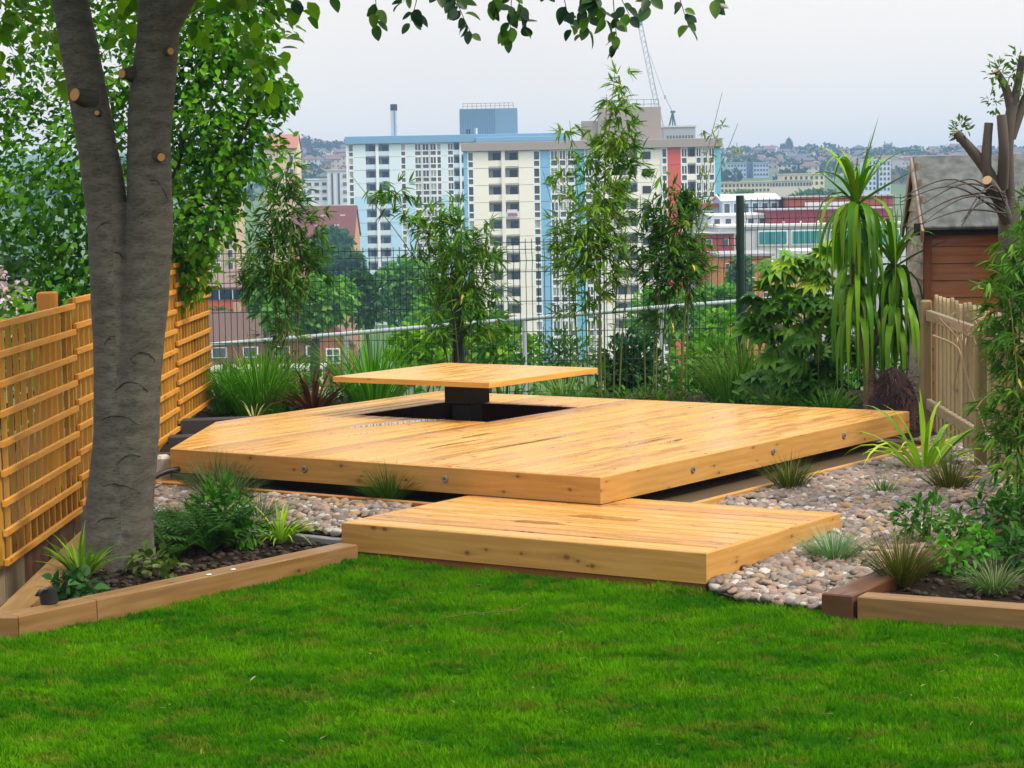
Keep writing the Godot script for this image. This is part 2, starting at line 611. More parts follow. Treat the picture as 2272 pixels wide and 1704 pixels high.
# ---------------------------------------------------------------- the decks
func deck() -> void:
	var t := thing("garden_deck", "large golden timber deck with cut left corner and a square pit", "deck")
	var W := .1225
	var outl := PackedVector2Array([Vector2(0, 0), Vector2(0, 3.8363), Vector2(3.9111, 3.8363), Vector2(3.9111, 1.3275), Vector2(3.0637, 0)])
	var dm: Material = mats["deck_wood"]; var fm: Material = mats["fascia_wood"]
	var inner: PackedVector2Array = Geometry2D.offset_polygon(outl, -.0265, Geometry2D.JOIN_MITER)[0]
	var pit := [2.205, 3.3075, 2.08, 3.17]
	for k in 33:
		var a := k * W; var b := a + W - .012
		var cuts := [[-.1, 4.2]]
		if a >= pit[0] - .01 and b <= pit[1] + .01:
			cuts = [[-.1, pit[2]], [pit[3], 4.2]]
		var tone := R(.68, 1.1) if k % 3 else R(.9, 1.18)
		for c in cuts:
			var strip := PackedVector2Array([Vector2(a, c[0]), Vector2(b, c[0]), Vector2(b, c[1]), Vector2(a, c[1])])
			for q in Geometry2D.intersect_polygons(strip, inner):
				var w := PackedVector2Array()
				for p in q: w.append(loc(p.x, p.y))
				var g := Geo.new()
				g.col = Color(tone, tone * R(.90, 1.02), tone * R(.85, 1.15))
				var lift := R(-.0008, .0008)
				g.prism(w, DECK_Y - .027, DECK_Y + lift, .006, E2, Vector2(R(0, 9), R(0, 9)))
				part("deck_board", g, dm, t)
	# fascia boards round the edge
	for k in 5:
		var a := outl[k]; var b := outl[(k + 1) % 5]
		var ia := inner[0]; var ib := inner[0]
		for p in inner:
			if p.distance_to(a) < ia.distance_to(a): ia = p
			if p.distance_to(b) < ib.distance_to(b): ib = p
		var w := PackedVector2Array([loc(a.x, a.y), loc(b.x, b.y), loc(ib.x, ib.y), loc(ia.x, ia.y)])
		var g := Geo.new()
		g.prism(w, .182, DECK_Y - .002, .004, (w[1] - w[0]).normalized(), Vector2(R(0, 9), R(0, 9)))
		part("fascia_board", g, fm, t)
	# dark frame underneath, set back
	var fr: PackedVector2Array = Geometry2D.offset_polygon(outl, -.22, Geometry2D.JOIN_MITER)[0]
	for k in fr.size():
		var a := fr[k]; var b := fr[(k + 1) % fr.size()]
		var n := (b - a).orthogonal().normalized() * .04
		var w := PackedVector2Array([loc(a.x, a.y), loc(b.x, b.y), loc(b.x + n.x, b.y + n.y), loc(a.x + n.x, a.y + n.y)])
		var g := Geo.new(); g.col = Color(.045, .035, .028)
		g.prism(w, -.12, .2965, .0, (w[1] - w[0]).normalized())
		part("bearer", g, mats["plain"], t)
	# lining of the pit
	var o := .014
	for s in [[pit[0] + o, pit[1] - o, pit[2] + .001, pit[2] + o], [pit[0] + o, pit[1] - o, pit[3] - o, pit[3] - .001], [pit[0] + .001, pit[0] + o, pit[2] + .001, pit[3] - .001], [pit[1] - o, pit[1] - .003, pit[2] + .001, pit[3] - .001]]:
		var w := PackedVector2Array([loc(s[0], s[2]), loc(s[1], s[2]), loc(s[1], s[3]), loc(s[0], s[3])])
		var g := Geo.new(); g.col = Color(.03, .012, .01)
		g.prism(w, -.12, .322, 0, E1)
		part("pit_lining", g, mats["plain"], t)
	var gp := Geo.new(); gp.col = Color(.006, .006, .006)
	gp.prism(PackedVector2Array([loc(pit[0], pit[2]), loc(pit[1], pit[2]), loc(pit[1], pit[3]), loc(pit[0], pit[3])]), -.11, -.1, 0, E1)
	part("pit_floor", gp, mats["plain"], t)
	# round steel lights let into the fascia
	var pf := Basis(V(E1.x, 0, E1.y), Vector3.UP, V(-E2.x, 0, -E2.y))
	var pr := Basis(V(-E2.x, 0, -E2.y), Vector3.UP, V(E1.x, 0, E1.y))
	for uu in [1.006, 2.010]:
		button(t, loc(uu, 0), pf)
	for vv in [.961, 1.911, 2.855]:
		button(t, loc(0, vv), pr)
	# table over the pit
	var tb := thing("low_table", "square golden plank table standing low over the deck's pit on a black pedestal", "table", V(loc(2.753, 2.623).x, -.1, loc(2.753, 2.623).y))
	tb.rotation.y = -atan2(E1.y, E1.x)
	var h := .653
	var ty := .1 + .596 - .0185
	for s in 4: # mitred border
		var c := [Vector2(-h, -h), Vector2(h, -h), Vector2(h, h), Vector2(-h, h)]
		var ci := h - .095
		var d := [Vector2(-ci, -ci), Vector2(ci, -ci), Vector2(ci, ci), Vector2(-ci, ci)]
		var g := Geo.new()
		var tone := R(.95, 1.08); g.col = Color(tone, tone, tone)
		g.prism(PackedVector2Array([c[s], c[(s + 1) % 4], d[(s + 1) % 4], d[s]]), ty - .0185, ty + .0185, .004, Vector2(1, 0) if s % 2 == 0 else Vector2(0, 1), Vector2(R(0, 9), R(0, 9)))
		part("border_board", g, dm, tb)
	for k in 9:
		var w := (h - .098) * 2 / 9.0
		var x0 := -(h - .098) + k * w
		var g := Geo.new()
		var tone := R(.86, 1.1); g.col = Color(tone, tone, tone)
		g.prism(PackedVector2Array([Vector2(x0 + .0015, -(h - .097)), Vector2(x0 + w - .0015, -(h - .097)), Vector2(x0 + w - .0015, h - .097), Vector2(x0 + .0015, h - .097)]), ty - .0175, ty + .0178, .0025, Vector2(0, 1), Vector2(R(0, 9), R(0, 9)))
		part("table_board", g, dm, tb)
	var g2 := Geo.new()
	g2.box(V(0, .578, 0), V(.226, .196, .226), Basis.IDENTITY, .006)
	g2.box(V(0, .239, 0), V(.15, .478, .15), Basis.IDENTITY, .006)
	part("pedestal", g2, mats["black"], tb)
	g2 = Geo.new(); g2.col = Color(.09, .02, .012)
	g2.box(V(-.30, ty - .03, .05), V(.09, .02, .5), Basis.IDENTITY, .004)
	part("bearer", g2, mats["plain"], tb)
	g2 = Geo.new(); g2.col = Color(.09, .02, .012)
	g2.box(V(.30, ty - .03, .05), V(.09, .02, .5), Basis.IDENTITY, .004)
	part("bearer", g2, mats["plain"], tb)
	# step
	var sp := thing("deck_step", "lower golden timber step standing on the grass before the large deck", "step")
	var s1 := Vector2(.830, .557); var s2 := Vector2(.557, -.830)
	var Q := Vector2(.858, -9.689)
	var fy := .178
	var sl := func(a: float, b: float) -> Vector2: return Q - s1 * a + s2 * b
	var L := 2.0824; var D := 1.40; var f := .0265
	for k in 10:
		var a := f + k * (D - 2 * f) / 10.0; var b := a + (D - 2 * f) / 10.0 - .013
		var g := Geo.new()
		var tone := R(.70, 1.12); g.col = Color(tone, tone * R(.88, 1.0), tone * R(.85, 1.25))
		g.prism(PackedVector2Array([sl.call(f, a), sl.call(L - f, a), sl.call(L - f, b), sl.call(f, b)]), fy - .027, fy + R(-.001, .001), .006, s1, Vector2(R(0, 9), R(0, 9)))
		part("step_board", g, dm, sp)
	var cor := [[0, 0], [L, 0], [L, D], [0, D]]
	var cin := [[f, f], [L - f, f], [L - f, D - f], [f, D - f]]
	for k in 4:
		var g := Geo.new()
		var a: Array = cor[k]; var b: Array = cor[(k + 1) % 4]; var c: Array = cin[(k + 1) % 4]; var d: Array = cin[k]
		g.prism(PackedVector2Array([sl.call(a[0], a[1]), sl.call(b[0], b[1]), sl.call(c[0], c[1]), sl.call(d[0], d[1])]), .036, fy - .0015, .004, s1 if k % 2 == 0 else s2, Vector2(R(0, 9), R(0, 9)))
		part("fascia_board", g, fm, sp)
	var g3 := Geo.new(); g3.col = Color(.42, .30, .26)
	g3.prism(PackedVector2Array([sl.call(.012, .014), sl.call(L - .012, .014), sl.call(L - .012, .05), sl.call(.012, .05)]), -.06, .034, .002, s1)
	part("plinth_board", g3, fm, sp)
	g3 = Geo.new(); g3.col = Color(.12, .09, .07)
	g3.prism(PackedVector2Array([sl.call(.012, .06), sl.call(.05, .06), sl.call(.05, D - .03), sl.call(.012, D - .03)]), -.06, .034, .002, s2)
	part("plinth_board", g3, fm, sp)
	# rain water lying on the boards
	var wm := mat("rain", Color(.30, .16, .03), .04, .6)
	wm.transparency = BaseMaterial3D.TRANSPARENCY_ALPHA
	wm.albedo_color.a = .3
	pool(Vector2(-.78, -14.23), Vector2(.55, -.45), .36, .07, DECK_Y, "long puddle of rain water on the deck in front of the pit", wm)
	pool(Vector2(-.22, -13.42), E2, .17, .016, DECK_Y, "thin puddle of rain water on the middle of the deck left of centre", wm)
	pool(Vector2(.0, -12.83), E2, .36, .014, DECK_Y, "long thin puddle of rain water along a board gap in the middle of the deck", wm)
	pool(Vector2(.94, -12.87), E2, .15, .022, DECK_Y, "small puddle of rain water on the right part of the deck", wm)
	pool(loc(1.25, 1.35), E2, .34, .020, DECK_Y, "long wet streak on a board in the middle of the deck's front part", wm)
	pool(loc(1.62, .9), E2, .26, .016, DECK_Y, "short wet streak near the deck's front, left of the middle", wm)
	pool(loc(.62, 1.5), E2, .30, .014, DECK_Y, "thin wet streak on the deck near its right side", wm)
	pool(loc(2.5, 1.15), E2, .22, .018, DECK_Y, "wet streak on the deck's left front boards", wm)
	pool(Vector2(.13, -10.70), s1, .14, .045, fy, "left of the two small puddles on the timber step", wm)
	pool(Vector2(.44, -10.82), s1, .2, .06, fy, "right of the two small puddles on the timber step", wm)

func pool(at: Vector2, along: Vector2, a: float, b: float, y: float, label: String, m: Material) -> void:
	var g := Geo.new()
	var d := along.normalized(); var e := d.orthogonal()
	var N := 40
	var c := g.vert(Vector3.ZERO, Vector3.UP)
	for k in N:
		var an := TAU * k / N
		var w := 1.0 + .6 * noise.get_noise_3d(at.x * 300 + cos(an) * 22, sin(an) * 22, at.y * 200)
		var p := d * cos(an) * a * w + e * sin(an) * b * w
		g.vert(V(p.x, 0, p.y), Vector3.UP)
	for k in N:
		g.i.append_array([c, 1 + (k + 1) % N, 1 + k])
	var o := part("puddle", g, m)
	o.position = V(at.x, y + .0022, at.y)
	tag(o, label, "puddle", "rain puddles on the decks")

func button(t: Node, p: Vector2, b: Basis) -> void:
	var g := Geo.new()
	var c := V(p.x, .2575, p.y)
	var pts := PackedVector3Array([c + b.z * -.001, c + b.z * .006, c + b.z * .009])
	g.tube(pts, PackedFloat32Array([.021, .021, .017]), 14)
	g.col = Color(.25, .25, .27)
	g.tube(PackedVector3Array([c + b.z * .0085, c + b.z * .0105]), PackedFloat32Array([.009, .008]), 10)
	part("deck_light", g, mats["steel"], t)

# ---------------------------------------------------------------- beds, gravel, edging
func beam(called: String, a: Vector2, b: Vector2, width: float, y0: float, y1: float, m: Material, tone := Color(1, 1, 1), parent: Node = self, bev := .006) -> MeshInstance3D: # the line a-b is its front edge, it lies to the left of a->b seen from above
	var d := (b - a).normalized()
	var n := Vector2(d.y, -d.x) * width
	var g := Geo.new(); g.col = tone
	g.prism(PackedVector2Array([a, b, b + n, a + n]), y0, y1, bev, d, Vector2(R(0, 9), R(0, 9)))
	return part(called, g, m, parent)

func low_level() -> void:
	var sw: Material = mats["sleeper_wood"]
	var soil := mat("bed_soil", Color(.020, .013, .009), .95, .15)
	# left bed
	var tone := Color(1.25, 1.15, .95)
	tag(beam("timber_sleeper", Vector2(-2.055, -8.89), Vector2(-1.80, -9.235), .115, -.08, .1, sw, Color(1.1, 1.05, .95)), "short front timber sleeper at the left bed's front corner by the lawn", "sleeper", "sleepers edging the left bed")
	tag(beam("timber_sleeper", Vector2(-1.797, -9.239), Vector2(-.775, -10.62), .115, -.08, .1, sw, tone), "long timber sleeper running from the left bed's front to the step", "sleeper", "sleepers edging the left bed")
	tag(beam("timber_sleeper", Vector2(-2.9, -8.93), Vector2(-2.06, -8.885), .14, -.08, .098, sw, Color(.95, .95, .9)), "dark timber sleeper end at the far left edge of the lawn", "sleeper", "sleepers edging the left bed")
	tag(beam("timber_sleeper", Vector2(-2.06, -9.03), Vector2(-2.16, -11.7), .13, -.08, .094, sw, Color(1.15, 1.0, .8)), "timber sleeper along the left bed's back beside the trellis", "sleeper", "sleepers edging the left bed")
	tag(beam("kerb_strip", Vector2(-2.03, -11.80), Vector2(-.86, -10.93), .05, -.05, .075, mat("kerb", Color(.26, .25, .27), .5)), "grey strip kerb between the dark soil and the left pebbles", "kerb")
	sheet("soil_bed", PackedVector2Array([Vector2(-2.08, -8.97), Vector2(-1.85, -9.27), Vector2(-.92, -10.58), Vector2(-.86, -10.95), Vector2(-2.06, -11.83), Vector2(-2.2, -11.7)]), .08, func(x, z): return .045 + .016 * noise.get_noise_2d(x * 120, z * 120) + .012 * noise.get_noise_2d(x * 300, z * 300), soil).set_meta("kind", "structure")
	crumbs(Vector2(-1.55, -10.3), 700, PackedVector2Array([Vector2(-2.06, -9.0), Vector2(-1.9, -9.35), Vector2(-.98, -10.62), Vector2(-.9, -10.93), Vector2(-2.0, -11.7)]), .05, "dark crumbs of soil on the left bed", "soil_crumbs")
	# right bed
	tag(beam("timber_sleeper", Vector2(1.425, -8.985), Vector2(3.2, -8.02), .115, -.08, .1, sw, Color(1.35, 1.3, 1.15)), "pale timber sleeper along the front of the right bed beside the lawn", "sleeper", "sleepers edging the right bed")
	tag(beam("timber_sleeper", Vector2(2.60, -11.26), Vector2(1.285, -9.05), .135, -.08, .103, sw, Color(.42, .27, .25)), "red brown timber sleeper between the right bed and the pebbles", "sleeper", "sleepers edging the right bed")
	sheet("soil_bed", PackedVector2Array([Vector2(1.42, -9.1), Vector2(3.2, -8.12), Vector2(3.6, -8.2), Vector2(3.6, -11.4), Vector2(2.68, -11.3)]), .08, func(x, z): return .05 + .016 * noise.get_noise_2d(x * 120, z * 120) + .012 * noise.get_noise_2d(x * 300, z * 300), soil).set_meta("kind", "structure")
	crumbs(Vector2(2, -9.5), 500, PackedVector2Array([Vector2(1.47, -9.1), Vector2(3.0, -8.3), Vector2(3.0, -10.8), Vector2(2.5, -10.8)]), .055, "dark crumbs of soil on the right bed", "soil_crumbs")
	# soil behind and beside the decks
	sheet("soil_bed", PackedVector2Array([Vector2(-2.4, -14.2), Vector2(-.7, -16.2), Vector2(3.0, -14.4), Vector2(3.0, -18.7), Vector2(-2.6, -18.7)]), .3, func(x, z): return .10 + .03 * noise.get_noise_2d(x * 30, z * 30), mats["soil"]).set_meta("kind", "structure")
	# ground under the deck's edge and the timber edging in front of it
	var dirt := mat("damp_earth", Color(.085, .058, .030), .7, .4)
	sheet("earth_strip", PackedVector2Array([loc(-.25, -.15), loc(-.25, 4.0), loc(.5, 4.0), loc(.5, -.15)]), .3, func(_x, _z): return .112, dirt).set_meta("kind", "structure")
	sheet("earth_strip", PackedVector2Array([loc(.48, -.17), loc(3.6, -.17), loc(3.6, .4), loc(.48, .4)]), .3, func(_x, _z): return .108, mat("dark_earth", Color(.03, .022, .016), .9)).set_meta("kind", "structure")
	tag(beam("timber_edging", loc(-.27, .10), loc(-.27, 4.0), -.032, .0, .152, mats["fascia_wood"], Color(1.05, .95, .8)), "narrow timber edging between the deck's right side and the pebbles", "edging")
	tag(beam("timber_edging", loc(3.15, -.19), loc(.42, -.19), .032, .0, .150, mats["fascia_wood"], Color(.8, .62, .45)), "narrow timber edging before the deck's front, behind the left pebbles", "edging")
	var blk := tag(beam("timber_offcut", Vector2(-2.28, -12.95), Vector2(-2.0, -12.86), .14, .0, .135, mats["fascia_wood"], Color(.85, .6, .4)), "orange timber offcut by the deck's left corner beside the trunk", "timber")
	# pebbles
	var right := PackedVector2Array([Vector2(.87, -9.66), Vector2(1.0, -9.36), Vector2(1.30, -9.11), Vector2(1.40, -9.36), Vector2(2.5, -11.16), Vector2(2.85, -11.6), Vector2(2.92, -14.6), Vector2(2.66, -14.5), loc(-.31, 3.6), loc(-.31, .2), Vector2(1.62, -10.86), Vector2(.90, -9.70)])
	var left := PackedVector2Array([Vector2(-.83, -10.98), Vector2(-1.9, -11.78), Vector2(-2.1, -11.9), Vector2(-2.1, -12.85), loc(3.0, -.23), loc(.75, -.23), Vector2(-.33, -11.72)])
	pebbles(right, 6800, 225, Vector2(1.2, -9.2))
	pebbles(left, 1900, 70, Vector2(-.9, -11.0))

func crumbs(_at: Vector2, nn: int, poly: PackedVector2Array, y: float, label: String, called: String) -> void:
	var st := stone_mesh(5, .5)
	var xf: Array[Transform3D] = []
	var cs := PackedColorArray()
	while xf.size() < nn:
		var p := Vector2(R(-2.3, 3.2), R(-12, -8))
		if not Geometry2D.is_point_in_polygon(p, poly): continue
		var s := R(.006, .02)
		xf.append(Transform3D(Basis.from_euler(V(R(0, 6), R(0, 6), R(0, 6))).scaled(V(s, s * .7, s)), V(p.x, y + R(-.004, .008), p.y)))
		cs.append(vary(Color(.028, .019, .013), .5))
	tag(many(called, st, mats["plain"], xf, cs), label, "soil")

func stone_mesh(s: int, rough: float) -> ArrayMesh: # unit radius, lumpy
	var g := Geo.new()
	var nn := fbm(s, .55, 2)
	var U := 10; var W := 7
	for j in W + 1:
		for k in U + 1:
			var th := PI * j / W; var ph := TAU * (k % U) / U
			var d := V(sin(th) * cos(ph), cos(th), sin(th) * sin(ph))
			g.vert(d * (1.0 + rough * nn.get_noise_3dv(d * 1.6)), d)
	for j in W:
		for k in U:
			var q := j * (U + 1) + k
			g.i.append_array([q, q + U + 1, q + 1, q + 1, q + U + 1, q + U + 2])
	return g.mesh()

func pebbles(poly: PackedVector2Array, total: int, single: int, near: Vector2) -> void:
	var bed := sheet("pebble_bed", poly, .12, func(x, z): return gravel_y(x, z) - .012, mat("grit", Color(.06, .045, .035), .95))
	bed.set_meta("kind", "structure")
	var ms: Array[ArrayMesh] = []
	for k in 5: ms.append(stone_mesh(100 + k, .5))
	var lo := poly[0]; var hi := poly[0]
	for p in poly:
		lo = lo.min(p); hi = hi.max(p)
	var pm := mat("pebble", Color(1, 1, 1), .55, .45)
	var made: Array = []
	while made.size() < total:
		var p := Vector2(R(lo.x, hi.x), R(lo.y, hi.y))
		if not Geometry2D.is_point_in_polygon(p, poly): continue
		var s := R(.011, .024) * (1.0 + .35 * float(R(0, 1) < .12))
		var top := R(0, 1)
		var sc := V(s * R(1.05, 1.7), s * R(.6, .85), s)
		var y := gravel_y(p.x, p.y) + top * .012 + sc.y * .25
		var b := Basis.from_euler(V(R(-.3, .3), R(0, TAU), R(-.3, .3))) * Basis.from_scale(sc)
		var h := R(0, 1)
		var c := Color(.215, .16, .125).lerp(Color(.18, .155, .14), R(0, 1))
		if h < .2: c = Color(.26, .17, .125)
		elif h < .33: c = Color(.13, .095, .075)
		elif h < .45: c = Color(.40, .36, .33)
		elif h < .52: c = Color(.32, .21, .10)
		made.append([p.distance_to(near), Transform3D(b, V(p.x, y, p.y)), vary(c, .2)])
	made.sort_custom(func(a, b): return a[0] < b[0])
	var pmats := []
	for k in 12:
		pmats.append(mat("pebble_tone_%d" % (k + single * 100), made[(k * 31) % made.size()][2], .5, .45))
	for k in single:
		put("pebble", ms[k % 5], pmats[k % 12], bed).transform = made[k][1]
	for j in 5:
		var xf: Array[Transform3D] = []
		var cs := PackedColorArray()
		for k in range(single, total):
			if k % 5 == j:
				xf.append(made[k][1]); cs.append(made[k][2])
		many("pebbles", ms[j], pm, xf, cs, bed)

# ---------------------------------------------------------------- trellis on the left
func trellis() -> void:
	var m: Material = mats["trellis_wood"]
	var labels := ["front trellis panel at the photo's left edge, golden square lattice", "trellis panel partly hidden by the grey trunk, second from the front", "third trellis panel from the front, just right of the grey trunk", "farthest trellis panel, ending beside the green wire fence"]
	var x := -2.45
	for k in 4:
		var z0: float = -10.33 - k * 1.845
		var y0: float = [.07, .10, .14, .185][k]
		var t := thing("trellis_panel", labels[k], "trellis", V(x, y0, z0), "trellis panels along the left boundary")
		var L := 1.83; var H := 1.175
		for j in 9:
			var g := Geo.new(); var s := R(.9, 1.12); g.col = Color(s * 1.15, s * 1.85, s * 3.4)
			g.box(V(.012, .016 + j * (H - .032) / 8.0, -L * .5), V(.02, .032, L), Basis(Vector3.RIGHT, R(-.0012, .0012)), .002, Vector2(R(0, 9), R(0, 9)))
			part("rail", g, m, t)
		for j in 13:
			var g := Geo.new(); var s := R(.5, .78); g.col = Color(s * 1.05, s * 1.12, s * .8)
			g.box(V(-.012, H * .5, -.02 - j * (L - .04) / 12.0), V(.022, H - .004, .031), Basis(Vector3.RIGHT, R(-.003, .003)), .002, Vector2(R(0, 9), R(0, 9)))
			part("slat", g, m, t)
	var pl := ["square fence post topping the front trellis at the left", "fence post behind the trunk between trellis panels", "fence post between the two trellis panels right of the trunk", "fence post at the far end of the trellis"]
	var pz := [-11.95, -14.02, -15.87, -17.72]
	for k in 4:
		var g := Geo.new(); var h: float = [1.32, 1.24, 1.24, 1.28][k]
		g.col = Color(.9, .8, .75)
		g.box(V(-2.54, h * .5 - .2, pz[k]), V(.1, h + .4, .1), Basis.IDENTITY, .008)
		tag(part("fence_post", g, m), pl[k], "post", "posts of the trellis")
	# boards under the trellis
	var gb := thing("gravel_board", "old grey upright boards below the trellis at the left edge", "board fence")
	for k in 14:
		var z := -9.6 - k * .205
		var g := Geo.new(); var s := R(.6, 1.1); g.col = Color(s, s * .97, s * .92)
		if k > 6: g.col = Color(.42, .25, .2) * R(.8, 1.1)
		var h: float = .31 + .01 * k
		g.box(V(-2.50 + R(-.006, .006), -.16 + h * .5, z), V(.025, h, R(.17, .196)), Basis(Vector3.RIGHT, R(-.015, .015)), .003, Vector2(R(0, 9), R(0, 9)))
		part("board", g, mats["grey_wood"], gb)
	# side passage: loose cobbles at the left edge
	var stn := stone_mesh(77, .4)
	for k in 9:
		var o := put("cobble", stn, mat("cobble_%d" % (k % 3), [Color(.2, .13, .11), Color(.3, .24, .21), Color(.17, .13, .12)][k % 3], .7))
		var s := R(.03, .055)
		o.transform = Transform3D(Basis.from_euler(V(0, R(0, 6), 0)) * Basis.from_scale(V(s * 1.4, s * .6, s)), V(R(-2.42, -2.24), -.10, R(-10.6, -9.5)))
		tag(o, "loose brown cobble on the ground between left sleepers and trellis", "stone", "loose cobbles below the trellis")
	# dark steps between trellis and deck
	var sl := ["dark old timber step beside the deck's cut corner, nearest", "dark old timber step beside the deck's cut corner, middle", "dark old timber step beside the deck's cut corner, farthest"]
	for k in 3:
		tag(beam("timber_step", Vector2(-2.42, -14.6 - k * .62), Vector2(-1.70 + k * .1, -14.75 - k * .62), .16, -.05, .105 + k * .055, mats["plain"], Color(.05, .042, .04)), sl[k], "step", "dark steps beside the deck")

# ---------------------------------------------------------------- right side: picket fence, shed, pollard
func right_side() -> void:
	var gw: Material = mats["grey_wood"]
	var A := Vector2(2.94, -15.2); var B := Vector2(2.85, -13.0); var C := Vector2(2.76, -10.6)
	var f := thing("picket_fence", "weathered pale picket fence with rounded tops right of the deck", "fence")
	for s in [[A, B, 13], [B, C, 14]]:
		var a: Vector2 = s[0]; var b: Vector2 = s[1]
		var nn: int = s[2]
		for k in nn:
			var p := a.lerp(b, (k + .5) / nn)
			var g := Geo.new()
			var w := .062
			var h := 1.0 + R(-.012, .012)
			var base := .06
			var pts := PackedVector2Array([Vector2(-w / 2, 0), Vector2(w / 2, 0), Vector2(w / 2, h - .05)])
			for j in range(1, 6):
				pts.append(Vector2(cos(PI * j / 6.0) * w / 2, h - .05 + sin(PI * j / 6.0) * .05))
			pts.append(Vector2(-w / 2, h - .05))
			var tn := R(.6, 1.05); g.col = Color(tn, tn, tn * .82)
			var off := Vector2(R(0, 9), R(0, 9))
			var m := pts.size()
			for side in [-1.0, 1.0]:
				var k0 := g.v.size()
				for q in pts: g.vert(V(side * .011, base + q.y, q.x), V(side, 0, 0), Vector2(q.y, q.x) + off)
				for j in range(1, m - 1):
					if side > 0: g.i.append_array([k0, k0 + j, k0 + j + 1])
					else: g.i.append_array([k0, k0 + j + 1, k0 + j])
			for j in m:
				var q := pts[j]; var r := pts[(j + 1) % m]
				g.quad(V(-.011, base + q.y, q.x), V(-.011, base + r.y, r.x), V(.011, base + r.y, r.x), V(.011, base + q.y, q.x), Vector2(q.y, 0) + off, Vector2(r.y, 0) + off, Vector2(r.y, .02) + off, Vector2(q.y, .02) + off)
			var o := part("picket", g, gw, f)
			o.position = V(p.x + .02, R(-.01, .01), p.y)
			o.rotation.y = R(-.04, .04)
		for hh in [.30, .92]:
			var g := Geo.new(); g.col = Color(1.15, 1.15, 1.0)
			var mid := a.lerp(b, .5)
			g.box(V(mid.x - .03, hh, mid.y), V(.035, .075, a.distance_to(b) - .1), Basis(Vector3.UP, -atan2(b.x - a.x, b.y - a.y) * -1.0), .005, Vector2(R(0, 9), 0))
			part("rail", g, gw, f)
	for q in [A, B, C]:
		var g := Geo.new(); g.col = Color(.75, .74, .55)
		g.box(V(q.x - .04, .5, q.y), V(.075, 1.05, .075), Basis.IDENTITY, .012, Vector2(R(0, 9), 0))
		part("post", g, gw, f)
	shed()
	pollard()

func shed() -> void:
	var t := thing("garden_shed", "brown timber shed with grey felt roof behind the picket fence", "shed", V(3.05, 0, -16.0))
	t.rotation.y = -.10
	var L := 2.3; var D := 1.55; var e := 1.58; var r := 2.03
	# side wall of lapped boards, facing the garden
	for k in 12:
		var y := .0 + k * .125
		var g := Geo.new(); var s := R(.8, 1.25); g.col = Color(s, s, s)
		g.box(V(L * .5, y + .0625, -.012), V(L, .128, .018), Basis(Vector3.RIGHT, -.10), .004, Vector2(R(0, 9), R(0, 9)))
		part("side_board", g, mats["shed_wood"], t)
	# end wall towards the deck
	for k in 16:
		var y := .0 + k * .125
		var w := D
		if y > e - .1: w = D * clampf((r - y - .03) / (r - e), .08, 1)
		var g := Geo.new(); var s := R(.85, 1.2); g.col = Color(s, s, s)
		g.box(V(-.004, y + .0625, -D * .5), V(.018, .128, w), Basis(Vector3.BACK, -.10), .004, Vector2(R(0, 9), R(0, 9)))
		part("end_board", g, mats["shed_end_wood"], t)
	for q in [V(0, 0, 0), V(0, 0, -D)]:
		var g := Geo.new(); g.col = Color(.5, .38, .32)
		g.box(q + V(.012, e * .5, .008), V(.06, e, .05), Basis.IDENTITY, .006)
		part("corner_post", g, mats["shed_wood"], t)
	var g1 := Geo.new(); g1.col = Color(.05, .03, .02)
	g1.box(V(L * .5 + .02, .78, -D * .5), V(L - .06, 1.5, D - .06))
	part("inner_wall", g1, mats["plain"], t)
	# roof: two felted slopes
	var ang := atan2(r - e, D * .5)
	var sl := (D * .5 + .14) / cos(ang)
	for s in [1.0, -1.0]:
		var g := Geo.new()
		var b := Basis(Vector3.RIGHT, s * ang)
		g.box(V(L * .5 + .03, r, -D * .5) + b * V(0, .012, s * sl * .5), V(L + .11, .03, sl), b, .006)
		part("felt_roof", g, mats["felt"], t)
		var bg := Geo.new(); bg.col = Color(1.1, 1.05, 1)
		bg.box(V(-.034, r - .04, -D * .5) + b * V(0, 0, s * sl * .5), V(.022, .1, sl + .02), b, .004)
		part("barge_board", bg, mats["shed_end_wood"], t)
	var ev := Geo.new(); ev.col = Color(.015, .018, .02)
	ev.box(V(L * .5, e - .075, .085), V(L + .18, .09, .02), Basis.IDENTITY, .004)
	part("felt_edge", ev, mats["plain"], t)

func limb(pts: PackedVector3Array, r0: float, r1: float, col: Color, sides := 9) -> Geo:
	var g := Geo.new(); g.col = col
	# smooth the corners of the path
	var q := PackedVector3Array(); var rr := PackedFloat32Array()
	var c := Curve3D.new()
	for k in pts.size():
		var d := (pts[mini(k + 1, pts.size() - 1)] - pts[maxi(k - 1, 0)]) * .18
		c.add_point(pts[k], -d, d)
	var nn := maxi(6, pts.size() * 4)
	for k in nn + 1:
		var f := float(k) / nn
		q.append(c.sample_baked(c.get_baked_length() * f, true))
		rr.append(lerpf(r0, r1, f) * (1.0 + .10 * noise.get_noise_3dv(q[k] * 60)))
	g.tube(q, rr, sides)
	return g

